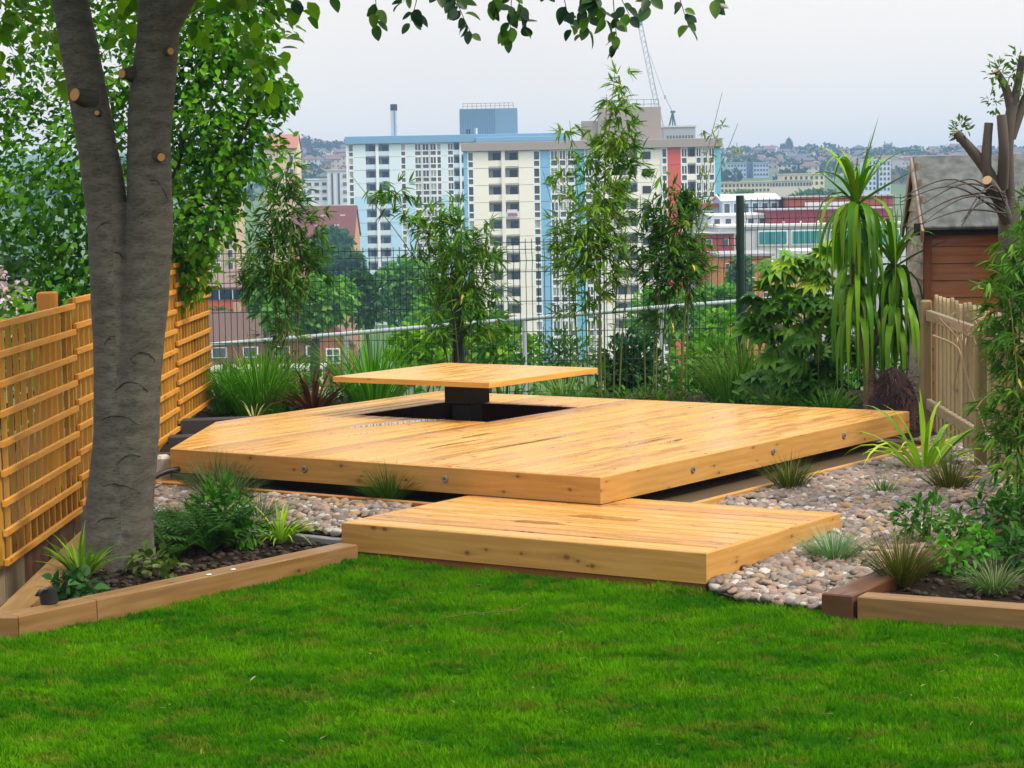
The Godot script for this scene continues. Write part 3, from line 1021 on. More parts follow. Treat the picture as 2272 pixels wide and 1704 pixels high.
func pollard() -> void:
	var t := thing("pollarded_tree", "pollarded tree with sawn-off stubs behind the shed roof at right", "tree")
	var bark := mat("pollard_bark", Color(1, 1, 1), .9)
	var c := Color(.085, .073, .06)
	var z := -17.9
	var sc := func(p: Vector3) -> Vector3: return V(0, 1.775, 0) + (p - V(0, 1.775, 0)) * .86
	part("trunk", limb(PackedVector3Array([V(3.56, 0, -15.4), V(3.54, .9, -15.4), sc.call(V(4.10, 1.7, z))]), .10, .075, c), bark, t)
	var ends := [
		[V(4.10, 1.65, z), V(4.06, 2.1, z + .1), V(4.10, 2.45, z + .1), .052, .038],
		[V(4.08, 1.55, z), V(3.88, 1.95, z + .15), V(3.62, 2.25, z + .2), .055, .03],
		[V(3.93, 1.75, z + .1), V(3.87, 2.0, z + .2), V(3.89, 2.32, z + .2), .036, .032],
		[V(4.02, 1.8, z + .1), V(4.0, 2.1, z + .25), V(3.98, 2.38, z + .25), .042, .034],
		[V(4.09, 1.5, z), V(3.95, 1.72, z + .25), V(3.82, 1.86, z + .45), .05, .038],
		[V(4.10, 2.4, z + .1), V(4.05, 2.6, z + .1), V(3.96, 2.74, z + .15), .036, .022],
		[V(4.10, 2.4, z + .1), V(4.16, 2.7, z + .1), V(4.17, 2.86, z + .15), .036, .022],
		[V(4.09, 2.2, z + .1), V(4.2, 2.5, z + .1), V(4.28, 2.75, z + .1), .036, .022],
	]
	for e in ends:
		for k in 3: e[k] = sc.call(e[k])
		part("sawn_stub", limb(PackedVector3Array([e[0], e[1], e[2]]), e[3], e[4], c), bark, t)
		var g := Geo.new(); g.col = Color(.42, .29, .16)
		var d: Vector3 = (e[2] - e[1]).normalized()
		g.tube(PackedVector3Array([e[2] + d * -.004, e[2] + d * .003]), PackedFloat32Array([e[4] * .93, e[4] * .9]), 10)
		part("cut_end", g, bark, t)
	for k in 11: # bare arching twigs hanging over the shed roof
		var s := V(4.0, R(1.55, 1.8), z + .3)
		var e := V(R(3.0, 3.75), R(1.45, 1.85), R(-17.5, -16.7))
		var m := s.lerp(e, .5) + V(0, R(.05, .22), 0)
		part("twig", limb(PackedVector3Array([sc.call(s), sc.call(m), sc.call(e)]), .008, .003, Color(.05, .04, .035), 5), bark, t)
	var xf: Array[Transform3D] = []; var cs := PackedColorArray()
	crown([[V(3.96, 2.72, z + .2), V(.10, .12, .1), 60], [V(4.15, 2.78, z + .1), V(.12, .13, .1), 70], [V(3.66, 2.28, z + .2), V(.10, .09, .1), 60], [V(4.2, 2.6, z + .1), V(.1, .12, .1), 50], [V(3.94, 2.5, z + .1), V(.06, .09, .1), 30]], 1.0, .1, Color(.03, .09, .012), Color(.08, .15, .03), xf, cs)
	for k in xf.size(): xf[k].origin = sc.call(xf[k].origin)
	many("shoots", leaf_mesh(.05, .018), mats["leaf"], xf, cs, t)

# ---------------------------------------------------------------- the twin-stemmed tree in the left bed
func garden_tree() -> void:
	var t := thing("garden_tree", "smooth grey twin-stemmed tree standing in the left bed", "tree")
	var bark: Material = mats["bark"]
	# joined lower trunk: outline of two round stems melted together
	var prof := [ # y, left stem x, z, r, right stem x, z, r
		[-.10, -2.02, -10.42, .185, -1.87, -10.42, .175], [.02, -2.0, -10.42, .150, -1.875, -10.42, .145], [.14, -1.975, -10.42, .128, -1.87, -10.41, .122], [.35, -1.945, -10.42, .118, -1.85, -10.40, .115], [.7, -1.905, -10.42, .112, -1.81, -10.40, .112], [.94, -1.895, -10.42, .110, -1.795, -10.40, .112],
		[1.2, -1.895, -10.42, .108, -1.765, -10.40, .112], [1.45, -1.90, -10.42, .105, -1.735, -10.40, .113], [1.66, -1.905, -10.42, .103, -1.712, -10.40, .114], [1.80, -1.91, -10.42, .100, -1.706, -10.40, .113]]
	var g := Geo.new()
	var SD := 44
	var rows := 40
	for j in rows + 1:
		var y := lerpf(-.1, 1.80, float(j) / rows)
		var a: Array = prof[0]; var b: Array = prof[1]
		for k in prof.size() - 1:
			if y >= prof[k][0]:
				a = prof[k]; b = prof[k + 1]
		var f := clampf((y - a[0]) / (b[0] - a[0]), 0, 1)
		var q := []
		for k in 7: q.append(lerpf(a[k], b[k], f))
		var ce := Vector2((q[1] + q[4]) * .5, (q[2] + q[5]) * .5)
		for s in SD + 1:
			var an := TAU * s / SD
			var d := Vector2(cos(an), sin(an))
			var lo := 0.0; var hi := .5
			for it in 18:
				var mid := (lo + hi) * .5
				var p := ce + d * mid
				var d1: float = p.distance_to(Vector2(q[1], q[2])) - q[3]
				var d2: float = p.distance_to(Vector2(q[4], q[5])) - q[6]
				var kk := lerpf(lerpf(.035, .010, smoothstep(.5, 1.3, y)), .001, smoothstep(1.3, 1.72, y))
				var hh := clampf(.5 + .5 * (d2 - d1) / kk, 0, 1)
				var sd := lerpf(d2, d1, hh) - kk * hh * (1 - hh)
				if sd < 0: lo = mid
				else: hi = mid
			var rr := lo
			rr += .004 * noise.get_noise_3d(cos(an) * 30, y * 70, sin(an) * 30) + .006 * noise.get_noise_3d(cos(an) * 9 + 50, y * 18, sin(an) * 9)
			if y < .25: rr += (.25 - y) * .10 * maxf(0, sin(an * 5.0 + .8))
			var p := ce + d * rr
			g.vert(V(p.x, y, p.y), Vector3.ZERO, Vector2(an, y))
	# normals from neighbours
	for j in rows + 1:
		for s in SD + 1:
			var q := j * (SD + 1)
			var l := g.v[q + (s + SD - 1) % SD]; var r := g.v[q + (s + 1) % SD]
			var u := g.v[mini(j + 1, rows) * (SD + 1) + s]; var dn := g.v[maxi(j - 1, 0) * (SD + 1) + s]
			g.n[q + s] = (u - dn).cross(r - l).normalized()
	for j in rows:
		for s in SD:
			var q := j * (SD + 1) + s
			g.i.append_array([q, q + 1, q + SD + 1, q + 1, q + SD + 2, q + SD + 1])
	var crotch := g.vert(V(-1.806, 1.72, -10.41), Vector3.UP)
	for s in SD:
		g.i.append_array([crotch, rows * (SD + 1) + s, rows * (SD + 1) + s + 1])
	part("trunk", g, bark, t)
	var W := Color(1, 1, 1)
	part("left_stem", limb(PackedVector3Array([V(-1.90, 1.2, -10.42), V(-1.905, 1.55, -10.42), V(-1.922, 1.85, -10.42), V(-1.965, 2.15, -10.43), V(-2.06, 2.75, -10.45), V(-2.2, 3.5, -10.5), V(-2.35, 4.6, -10.6)]), .104, .06, W, 20), bark, t)
	part("right_stem", limb(PackedVector3Array([V(-1.765, 1.2, -10.40), V(-1.725, 1.55, -10.40), V(-1.706, 1.85, -10.40), V(-1.70, 2.15, -10.42), V(-1.645, 2.6, -10.43), V(-1.62, 3.0, -10.45), V(-1.55, 3.6, -10.5), V(-1.5, 4.8, -10.7)]), .118, .075, W, 20), bark, t)
	part("limb", limb(PackedVector3Array([V(-1.66, 2.5, -10.42), V(-1.50, 2.78, -10.38), V(-1.2, 3.02, -10.35), V(-.5, 3.1, -10.3), V(.4, 3.12, -10.25), V(1.4, 3.05, -10.2)]), .07, .012, W, 10), bark, t)
	part("limb", limb(PackedVector3Array([V(-2.1, 2.9, -10.45), V(-2.5, 3.05, -10.5), V(-3.2, 3.1, -10.6)]), .05, .015, W, 8), bark, t)
	# sawn stubs with pale faces
	var stubs := [[V(-1.985, 2.29, -10.36), V(-.04, .015, .06), .032], [V(-1.775, 2.40, -10.36), V(-.028, .0, .045), .022], [V(-1.60, 2.50, -10.36), V(.028, .0, .04), .017], [V(-1.645, 2.01, -10.325), V(.016, -.004, .024), .02], [V(-1.93, 2.22, -10.35), V(.0, .0, .02), .012]]
	for s in stubs:
		var d: Vector3 = s[1]
		var gs := Geo.new(); gs.col = Color(.75, .72, .7)
		gs.tube(PackedVector3Array([s[0] - d * .4, s[0] + d * .3, s[0] + d]), PackedFloat32Array([s[2] * 1.9, s[2] * 1.3, s[2] * 1.08]), 12)
		var st := part("sawn_stub", gs, bark, t)
		var gf := Geo.new(); gf.col = Color(.50, .25, .09)
		gf.tube(PackedVector3Array([s[0] + d * .99, s[0] + d * 1.03]), PackedFloat32Array([s[2] * .98, s[2] * .92]), 12)
		part("cut_face", gf, mats["plain"], st)
	# raised scars on the bark: dark arched ridges
	var sc := mat("bark_scar", Color(.055, .048, .040), .95, .2)
	for s in [[.95, .01, .085, .045], [.79, -.03, .095, .035], [.60, .02, .06, .05], [.46, -.01, .09, .03], [1.09, .06, .06, .055], [1.9, .06, .06, .07], [.30, -.07, .05, .012], [1.16, -.10, .03, .012], [1.56, -.05, .03, .02], [1.70, -.12, .035, .02]]:
		var pts := PackedVector3Array(); var rr := PackedFloat32Array()
		var cx: float = lerpf(-1.90, -1.80, clampf(s[0] / 1.2, 0, 1)) + s[1]
		if s[0] > 1.85: cx = -1.70 + .03
		for k in 13:
			var f := k / 6.0 - 1.0
			var x: float = cx + f * s[2]
			var y: float = s[0] - s[3] * f * f * (1.0 + .5 * sin(s[0] * 40)) + .02 * f * sin(s[0] * 23) + .006 * noise.get_noise_2d(f * 60, s[0] * 900)
			# find the bark's front there
			var z := -10.30
			var best := -99.0
			for vv in g.v:
				if absf(vv.y - y) < .03 and absf(vv.x - x) < .014 and vv.z > best: best = vv.z
			if s[0] > 1.85: z = -10.415 + sqrt(maxf(.0, .115 * .115 - pow(x + 1.705, 2)))
			elif best > -99: z = best
			pts.append(V(x, y, z - .001)); rr.append(.0045 * (1.0 - .85 * absf(f)) * R(.5, 1.4) + .0008)
		var gg := Geo.new()
		gg.tube(pts, rr, 6)
		part("bark_scar", gg, sc, t)
	# foliage near the top left, seen against the light
	var xf: Array[Transform3D] = []; var cs := PackedColorArray()
	cs = crown([[V(-2.45, 2.75, -10.9), V(.45, .35, .3), 150], [V(-1.35, 2.85, -11.0), V(.45, .35, .35), 200], [V(-1.25, 2.5, -11.2), V(.16, .25, .2), 60], [V(-1.88, 2.7, -11.1), V(.14, .22, .2), 60], [V(-2.2, 2.45, -11.2), V(.14, .22, .2), 50], [V(-.6, 3.15, -10.5), V(.6, .22, .4), 120]], 1.0, .5, Color(.05, .15, .006), Color(.19, .34, .008), xf, cs, .6)
	# the crown above the picture
	cs = crown([[V(-1.8, 4.6, -10.6), V(1.8, 1.2, 1.6), 6500], [V(.4, 4.3, -10.4), V(1.6, .9, 1.3), 3000], [V(-3.4, 4.2, -10.6), V(1.2, 1.0, 1.3), 1600], [V(-1.8, 3.7, -9.3), V(1.4, .6, 1.0), 5200], [V(-.9, 3.75, -10.1), V(.9, .55, .8), 3400]], 1.0, .4, Color(.03, .10, .008), Color(.08, .18, .012), xf, cs, .5)
	many("crown", leaf_mesh(.082, .058), mats["leaf"], xf, cs, t)
	# sprigs hanging into the picture: each leaf its own piece
	var lm: Array[ArrayMesh] = [leaf_mesh(.074, .050, .42, .2, 7), leaf_mesh(.078, .052, .45, .35, 7), leaf_mesh(.062, .040, .42, -.1, 7)]
	var lmats := [leafmat("hanging_leaf_dark", Color(.5, .7, .15), .35), leafmat("hanging_leaf_mid", Color(.55, .8, .12), .35), leafmat("hanging_leaf_light", Color(.7, .9, .1), .35)]
	lmats[0].albedo_color = lin(.012, .055, .018); lmats[1].albedo_color = lin(.03, .11, .012); lmats[2].albedo_color = lin(.10, .22, .012)
	var tips := [[-.97, 2.71, 3], [-.80, 2.72, 4], [-.60, 2.61, 5], [-.44, 2.61, 4], [-.47, 2.70, 4], [-.16, 2.55, 8], [-.22, 2.66, 4], [.02, 2.53, 8], [.08, 2.56, 6], [-.04, 2.66, 4], [.31, 2.57, 5], [.38, 2.54, 6], [.46, 2.60, 7], [.52, 2.46, 7], [.58, 2.62, 4], [.40, 2.68, 5], [.67, 2.67, 4], [.86, 2.56, 6], [.98, 2.66, 3], [-1.15, 2.74, 5], [.2, 2.73, 5], [-.3, 2.73, 5]]
	for q in tips:
		var e := V(q[0], q[1], -10.2 + R(-.12, .12))
		var s := V(q[0] - R(-.06, .14), 3.0, -10.27)
		var mid := s.lerp(e, .55) + V(R(-.04, .04), 0, R(-.03, .03))
		var tw := part("twig", limb(PackedVector3Array([s, mid, e]), .004, .0013, Color(.35, .3, .2), 5), bark, t)
		for k in int(q[2] * 1.4):
			var f := 1.0 - k * .05
			var p := mid.lerp(e, clampf((f - .45) / .55, 0, 1)) if f > .45 else s.lerp(mid, f)
			var d := V(R(-.9, .9), R(-1.2, -.05), R(-.6, .6)).normalized()
			var o := put("leaf", lm[rng.randi() % 3], lmats[[0, 0, 1, 1, 2][rng.randi() % 5]], tw)
			o.transform = Transform3D(aim(d, V(R(-.5, .5), .55, R(.1, 1.0)), R(.8, 1.15)), p + d * .008)

# ---------------------------------------------------------------- wire fence and pipe rail
func mesh_fence() -> void:
	var m: Material = mats["mesh_green"]
	var z := -18.5
	var t := thing("wire_fence", "dark green welded mesh fence with posts behind the deck", "fence")
	for q in [[1.958, 1.778, .036], [-.432, 1.52, .036], [-2.86, 1.45, .03], [4.45, 1.8, .03]]:
		var g := Geo.new()
		g.tube(PackedVector3Array([V(q[0], -.4, z), V(q[0], q[1] - .006, z), V(q[0], q[1], z)]), PackedFloat32Array([q[2], q[2], q[2] * .9]), 14)
		part("post", g, m, t)
	for p in [[-2.84, -.47, 1.395, -.25, -.0], [-.39, 1.92, 1.445, -.25, .0], [2.0, 4.42, 1.762, -.1, .0]]:
		var g := Geo.new()
		var top: float = p[2]
		var folds := [top - .16, top - .96, top - 1.56]
		var ys: Array = []
		for k in folds.size():
			ys.append(folds[k])
		var nn := int((p[1] - p[0]) / .0515)
		var horiz: Array = [top - .03, top - .10 - .16, top - .16 - .30]
		horiz = [top - .035, top - .11, top - .21, top - .26 - .0]
		horiz = [top - .03, top - .09, top - .28, top - .53, top - .79, top - 1.04, top - 1.30, top - 1.56]
		for k in nn + 1:
			var x: float = lerpf(p[0], p[1], float(k) / nn)
			var pts := PackedVector3Array([V(x, top, z), V(x, top - .09, z), V(x + .006, top - .185, z + .035), V(x, top - .28, z)])
			if p[3] < top - 1.2:
				pts.append_array([V(x, top - 1.04, z), V(x + .006, top - 1.17, z + .035), V(x, top - 1.30, z)])
			pts.append(V(x, p[3], z))
			var rr := PackedFloat32Array()
			for j in pts.size(): rr.append(.0031)
			g.tube(pts, rr, 4, false)
		for y in horiz:
			g.box(V((p[0] + p[1]) * .5, y, z - .005), V(p[1] - p[0], .0062, .006))
		for y in [top - .185, top - 1.17]:
			g.box(V((p[0] + p[1]) * .5, y, z + .030), V(p[1] - p[0], .0062, .006))
		part("wire_mesh", g, m, t).set_meta("kind", "stuff")
	var bp := Geo.new()
	bp.box(V(-.44, .56, -17.62), V(.08, 1.30, .08), Basis(Vector3.UP, .3), .01)
	tag(part("timber_post", bp, mats["black"]), "black square post in the middle of the left centre bamboo behind the table", "post")
	var gm: Material = mats["galv"]
	var r := thing("pipe_rail", "sloping galvanised pipe handrail with posts beyond the wire fence", "railing")
	var g2 := Geo.new()
	g2.tube(PackedVector3Array([V(-4.2, .30, -22), V(-1.67, .457, -22), V(.135, .575, -22), V(1.522, .665, -22), V(3.0, .75, -22), V(5.2, .86, -22)]), PackedFloat32Array([.023, .023, .023, .023, .023, .023]), 10)
	part("handrail", g2, gm, r)
	for q in [[-3.4, .35], [-1.67, .457], [.135, .575], [1.522, .665], [3.2, .76]]:
		var g := Geo.new()
		g.tube(PackedVector3Array([V(q[0], -1.2, -22.0), V(q[0], q[1] - .05, -22.0), V(q[0], q[1] - .02, -22.0)]), PackedFloat32Array([.022, .022, .028]), 10)
		part("rail_post", g, gm, r)

# ---------------------------------------------------------------- trees and bushes beyond the fence
func plant(called: String, label: String, cat: String, blobs: Array, lm: Mesh, droop: float, c1: Color, c2: Color, group := "", m: Material = null, stems := 4, shell := .45, gaps := 0.0) -> Node3D:
	var c: Vector3 = blobs[0][0]
	var t := thing(called, label, cat, Vector3.ZERO, group)
	var xf: Array[Transform3D] = []; var cs := PackedColorArray()
	cs = crown(blobs, 1.0, droop, c1, c2, xf, cs, shell, 1.6, gaps)
	many("foliage", lm, m if m else mats["leaf"], xf, cs, t)
	var base := 1e9
	for b in blobs: base = minf(base, b[0].y - b[1].y)
	var gy := minf(base, hgt(c.x, c.z))
	var R0: float = blobs[0][1].x
	for k in stems:
		var b: Array = blobs[k % blobs.size()]
		var s := V(c.x + R(-.08, .08) * R0, gy - .1, c.z + R(-.08, .08) * R0)
		var e: Vector3 = b[0] + V(R(-.4, .4), R(-.1, .6), R(-.4, .4)) * b[1]
		var w := R0 * (.11 if stems <= 2 else .045)
		part("trunk" if stems <= 2 else "stem", limb(PackedVector3Array([s, s.lerp(e, .5) + V(R(-.08, .08), 0, 0) * R0, e]), w, w * .25, Color(.06, .048, .035), 6), mats["plain"], t)
	return t

func background_near() -> void:
	# the big leafy tree behind the trellis
	var lm := leaf_mesh(.062, .040, .38, .3, 3)
	plant("leafy_tree", "big dense green leafy tree behind the trellis and grey trunk", "tree", [
		[V(-3.1, 2.3, -16.4), V(1.0, 1.25, .9), 8190], [V(-2.25, 2.75, -16.2), V(.55, .75, .6), 4095], [V(-1.98, 2.25, -16.0), V(.38, .42, .4), 1692], [V(-2.2, 1.75, -16.0), V(.28, .36, .4), 1400], [V(-2.36, 1.36, -16.2), V(.18, .30, .25), 700], [V(-1.72, 2.58, -16.0), V(.2, .16, .2), 409],
		[V(-4.3, 1.9, -16.8), V(.7, 1.0, .8), 3549], [V(-3.4, 1.2, -16.6), V(.8, .5, .6), 3549], [V(-2.0, 3.2, -16.2), V(.42, .5, .5), 1528], [V(-3.0, 3.7, -16.4), V(1.1, .8, .8), 3822], [V(-2.9, 1.0, -13.5), V(.28, .35, .6), 600], [V(-3.8, 3.0, -16.2), V(.5, .6, .5), 819]], lm, .3, Color(.02, .095, .008), Color(.10, .26, .012), "", null, 6, .42, 70.0)
	plant("lilac_bush", "lilac bush with purple flowers behind the front trellis", "bush", [[V(-3.75, 1.0, -16.0), V(.3, .5, .3), 320], [V(-3.55, .6, -15.4), V(.4, .4, .3), 300]], leaf_mesh(.08, .05), .2, Color(.03, .09, .03), Color(.08, .14, .06))
	var fl: Array[Transform3D] = []; var fc := PackedColorArray()
	fc = crown([[V(-3.72, 1.28, -15.7), V(.10, .2, .1), 130], [V(-3.55, 1.12, -15.6), V(.12, .16, .1), 110], [V(-3.62, .9, -15.6), V(.1, .1, .1), 70]], 1.0, .1, Color(.42, .28, .55), Color(.65, .55, .75), fl, fc)
	many("lilac_flowers", leaf_mesh(.035, .03), mats["leaf"], fl, fc, get_node("lilac_bush"))
	# bank and scrub between fence and rail
	var bank: Array[Transform3D] = []; var bc := PackedColorArray()
	var wl := leaf_mesh(.09, .035)
	for k in 9000:
		var x := R(-5.5, 6.0); var z := R(-33, -19.0)
		var h := R(0, 1) * R(0, 1) * (.55 + .35 * noise.get_noise_2d(x * 18, z * 18))
		bank.append(Transform3D(aim((dirv() + Vector3.UP * .9).normalized(), dirv() + Vector3.UP, R(.8, 1.9)), V(x, hgt(x, z) + h, z)))
		bc.append(vary(Color(.03, .10, .012).lerp(Color(.10, .22, .025), clampf(.5 + noise.get_noise_2d(x * 12, z * 12) + R(-.2, .2), 0, 1)), .2))
	tag(many("bank_weeds", wl, mats["leaf"], bank, bc), "mixed green weeds covering the bank beyond the wire fence", "weeds")
	var sl := leaf_mesh(.075, .035)
	plant("dark_shrub", "dense dark evergreen shrub behind the wire fence right of the table", "shrub", [[V(1.12, .12, -20.4), V(.30, .38, .3), 1500], [V(1.0, -.2, -20.4), V(.34, .3, .3), 500]], sl, .1, Color(.008, .035, .012), Color(.02, .07, .016))
	plant("bright_shrub", "tall fresh green shrub beyond the fence left of the round green post", "shrub", [[V(1.95, .08, -21.2), V(.42, .40, .35), 1100], [V(1.75, -.2, -21.2), V(.4, .36, .3), 700], [V(2.15, .42, -22.4), V(.25, .2, .2), 260]], leaf_mesh(.08, .045), .2, Color(.035, .13, .012), Color(.12, .27, .025))
	plant("round_leaf_bush", "small yellow green bush behind the fence just left of the black post", "bush", [[V(-1.08, .22, -23), V(.22, .24, .2), 340], [V(-.8, .05, -23), V(.2, .2, .2), 200]], leaf_mesh(.085, .07), .2, Color(.08, .20, .012), Color(.2, .34, .02))
	plant("round_leaf_bush", "yellow green bush beyond the fence between the black post and rail post", "bush", [[V(-.1, .2, -22.6), V(.36, .3, .25), 520]], leaf_mesh(.085, .06), .2, Color(.06, .17, .015), Color(.15, .28, .03))
	plant("scrub_bush", "grey green scrub beyond the fence right of the middle rail post", "bush", [[V(.55, .02, -24), V(.44, .34, .3), 800]], leaf_mesh(.08, .03), .2, Color(.035, .09, .03), Color(.10, .16, .05))
	plant("scrub_bush", "green bush behind the wire fence, left of the deck's far grasses", "bush", [[V(-2.7, -.25, -24), V(.7, .35, .3), 800]], leaf_mesh(.08, .04), .2, Color(.03, .11, .015), Color(.10, .22, .03))
	plant("green_bush", "rounded green bush beyond the fence behind the glossy palmate shrub", "bush", [[V(3.2, .12, -20.6), V(.6, .5, .35), 1200], [V(2.6, -.05, -20.4), V(.5, .4, .3), 700]], leaf_mesh(.08, .045), .2, Color(.025, .09, .012), Color(.07, .18, .02))
	# trees down in the valley
	var d := [
		["rounded dark green tree left of the pale blue tower's foot", V(-27.0, -6.0, -330), V(3.4, 4.2, 3), 1400, Color(0.018, 0.075, 0.031), Color(0.045, 0.135, 0.037), .75],
		["dark green tree in the valley in front of the terracotta roofs", V(-18.9, -6.4, -250), V(2.6, 2.8, 2.4), 1100, Color(0.018, 0.075, 0.031), Color(0.045, 0.135, 0.037), .55],
		["broad light green tree in the valley behind the left bamboo", V(-10.1, -3.3, -110), V(2.6, 1.6, 2.2), 1900, Color(0.053, 0.165, 0.022), Color(0.135, 0.285, 0.037), .26],
		["light green tree at the left, behind the trellis end", V(-13.2, -3.2, -120), V(1.8, 1.35, 1.6), 1200, Color(0.045, 0.150, 0.025), Color(0.105, 0.240, 0.037), .28],
		["big green tree in front of the pale blue tower's base", V(-7.0, -4.5, -150), V(3.0, 2.7, 2.4), 2300, Color(0.045, 0.150, 0.031), Color(0.128, 0.285, 0.050), .32],
		["very dark conical tree at the left foot of the pale blue tower", V(-9.0, -4.5, -140), V(1.35, 2.1, 1.3), 1100, Color(0.018, 0.068, 0.025), Color(0.053, 0.135, 0.037), .28],
		["mid green tree behind the bamboo at the black post", V(-3.0, -3.7, -100), V(1.8, 1.6, 1.5), 1600, Color(0.045, 0.143, 0.019), Color(0.120, 0.270, 0.037), .24],
		["low green tree at the foot of the cream tower", V(-.9, -3.4, -80), V(1.1, 1.15, 1), 1000, Color(0.045, 0.143, 0.025), Color(0.112, 0.240, 0.037), .2],
		["wide bright green tree below the red striped tower", V(8.4, -4.2, -110), V(2.9, 1.5, 2), 1700, Color(0.053, 0.180, 0.019), Color(0.150, 0.330, 0.037), .25],
		["small green tree at the right foot of the cream tower", V(8.7, -2.7, -90), V(1.0, 1.1, 1), 800, Color(0.045, 0.143, 0.025), Color(0.105, 0.240, 0.037), .2],
		["slim green tree before the orange brick building", V(15.8, -4.2, -150), V(1.0, 2.0, 1), 700, Color(0.030, 0.105, 0.037), Color(0.075, 0.180, 0.050), .25],
		["green tree row roof-high between the long cream block and the red building", V(66.5, 1.0, -480), V(6, 1.6, 2), 700, Color(0.045, 0.112, 0.037), Color(0.090, 0.195, 0.050), .7],
		["green tree just right of the cream tower above the red roofs", V(43.4, .9, -420), V(3.8, 1.8, 2), 600, Color(0.045, 0.112, 0.037), Color(0.090, 0.195, 0.050), .6],
		["dark hedge trees behind the brown roofed house", V(-27.5, -9.4, -215), V(3.4, 1.3, 1.6), 800, Color(0.022, 0.083, 0.025), Color(0.053, 0.150, 0.031), .3]]
	for q in d:
		var r: Vector3 = q[2]; var c: Vector3 = q[1]
		var bl := [[c, r * .8, q[3] * .5]]
		for k in 6:
			var a := R(0, TAU)
			bl.append([c + V(cos(a) * r.x * .55, R(-.4, .55) * r.y, sin(a) * r.z * .5), r * R(.35, .5), q[3] * .16])
		plant("tree", q[0], "tree", bl, leaf_mesh(q[6] * 1.5, q[6] * 1.1, .45, .2, 2), .15, q[4], q[5], "", null, 2, .38)

# ---------------------------------------------------------------- tower blocks
var win_cache := {}
func window_meshes(w: float, h: float, lights: int) -> Array: # [frame, pane]: white frame in the upper part, dark panel below
	var key := "%.2f_%.2f_%d" % [w, h, lights]
	if win_cache.has(key): return win_cache[key]
	var f := Geo.new(); f.col = Color(.80, .82, .84)
	var y0 := h * .42
	f.box(V(0, h - .09, 0), V(w, .18, .3)); f.box(V(0, y0, 0), V(w, .22, .3)); f.box(V(0, .11, 0), V(w, .22, .3))
	for k in lights + 1:
		var x := -w * .5 + .08 + k * (w - .16) / lights
		f.box(V(x, (h - .18 + y0 + .11) * .5, 0), V(.16 if k == 0 or k == lights else .12, h - .18 - y0 - .11, .28))
		if k == 0 or k == lights: f.box(V(x, (y0 - .11 + .22) * .5, 0), V(.16, y0 - .33, .28))
	f.col = Color(.10, .115, .135)
	f.box(V(0, (y0 - .11 + .22) * .5, -.08), V(w - .2, y0 - .33, .1))
	var p := Geo.new()
	p.box(V(0, (h - .18 + y0 + .11) * .5, -.1), V(w - .2, h - .18 - y0 - .11, .05))
	win_cache[key] = [f.mesh(), p.mesh()]
	return win_cache[key]

func tower(t: Node3D, cols: Array, floors: int, fh: float, palette: Dictionary, curtains: Array) -> void: # local: facade at z 0 facing +z, y 0 is the underside of the parapet
	var pm: Material = mats["render_paint"]
	for c in cols:
		var x0: float = c[0]; var x1: float = c[1]; var ty: String = c[2]
		var w := x1 - x0; var cx := (x0 + x1) * .5
		if ty == "p":
			var g := Geo.new(); g.col = palette["p"]
			g.box(V(cx, -floors * fh * .5, -.55), V(w, floors * fh, 1.5))
			part("pier", g, pm, t)
			continue
		if ty == "win" or ty == "win2" or ty == "small":
			var ms := window_meshes(w, fh - .02, 2 if ty == "win2" else 1)
			for k in floors:
				if ty == "small":
					var g := Geo.new(); g.col = palette["w"]
					g.box(V(0, (fh - .05) * .5, -.75), V(w, fh - .05, 1.3))
					var o := put("wall_panel", g.mesh() if not win_cache.has("s%f" % w) else win_cache["s%f" % w], pm, t)
					win_cache["s%f" % w] = o.mesh
					o.position = V(cx, -(k + 1) * fh, 0)
					var g2 := Geo.new(); g2.col = Color(.055, .06, .075)
					g2.box(V(0, 0, -.06), V(1.3, 1.15, .1))
					var o2 := put("window", g2.mesh(), mats["glass_dark"], t)
					o2.position = V(cx - w * .12, -(k + .42) * fh, 0)
					continue
				var f := put("window", ms[0], pm, t)
				f.position = V(cx, -(k + 1) * fh, -.1)
				put("pane", ms[1], curtains[rng.randi() % curtains.size()], f)
			continue
		if ty == "bal":
			var g := Geo.new()
			g.col = palette["w"]
			g.box(V(0, .72, -.05), V(w, .95, .12))
			g.col = palette["slab"]
			g.box(V(0, .1, -.7), V(w, .2, 1.3))
			g.col = Color(.05, .055, .065)
			g.box(V(w * .1, 1.4, -1.32), V(w * .55, 1.9, .06))
			g.col = palette["back"]
			g.box(V(-w * .34, 1.3, -1.34), V(w * .28, 2.2, .05))
			var bm := g.mesh()
			for k in floors:
				put("balcony", bm, pm, t).position = V(cx, -(k + 1) * fh, 0)
			continue
		var g := Geo.new(); g.col = palette[ty]
		g.box(V(0, (fh - .06) * .5, -.65), V(w, fh - .06, 1.4), Basis.IDENTITY, .02)
		var wm := g.mesh()
		for k in floors:
			var mm := wm
			if ty == "u" and k >= 4: # lower storeys are painted a deeper blue
				if not win_cache.has("ud%f" % w):
					var gd := Geo.new(); gd.col = palette["ud"]
					gd.box(V(0, (fh - .06) * .5, -.65), V(w, fh - .06, 1.4), Basis.IDENTITY, .02)
					win_cache["ud%f" % w] = gd.mesh()
				mm = win_cache["ud%f" % w]
			put("wall_panel", mm, pm, t).position = V(cx, -(k + 1) * fh, 0)

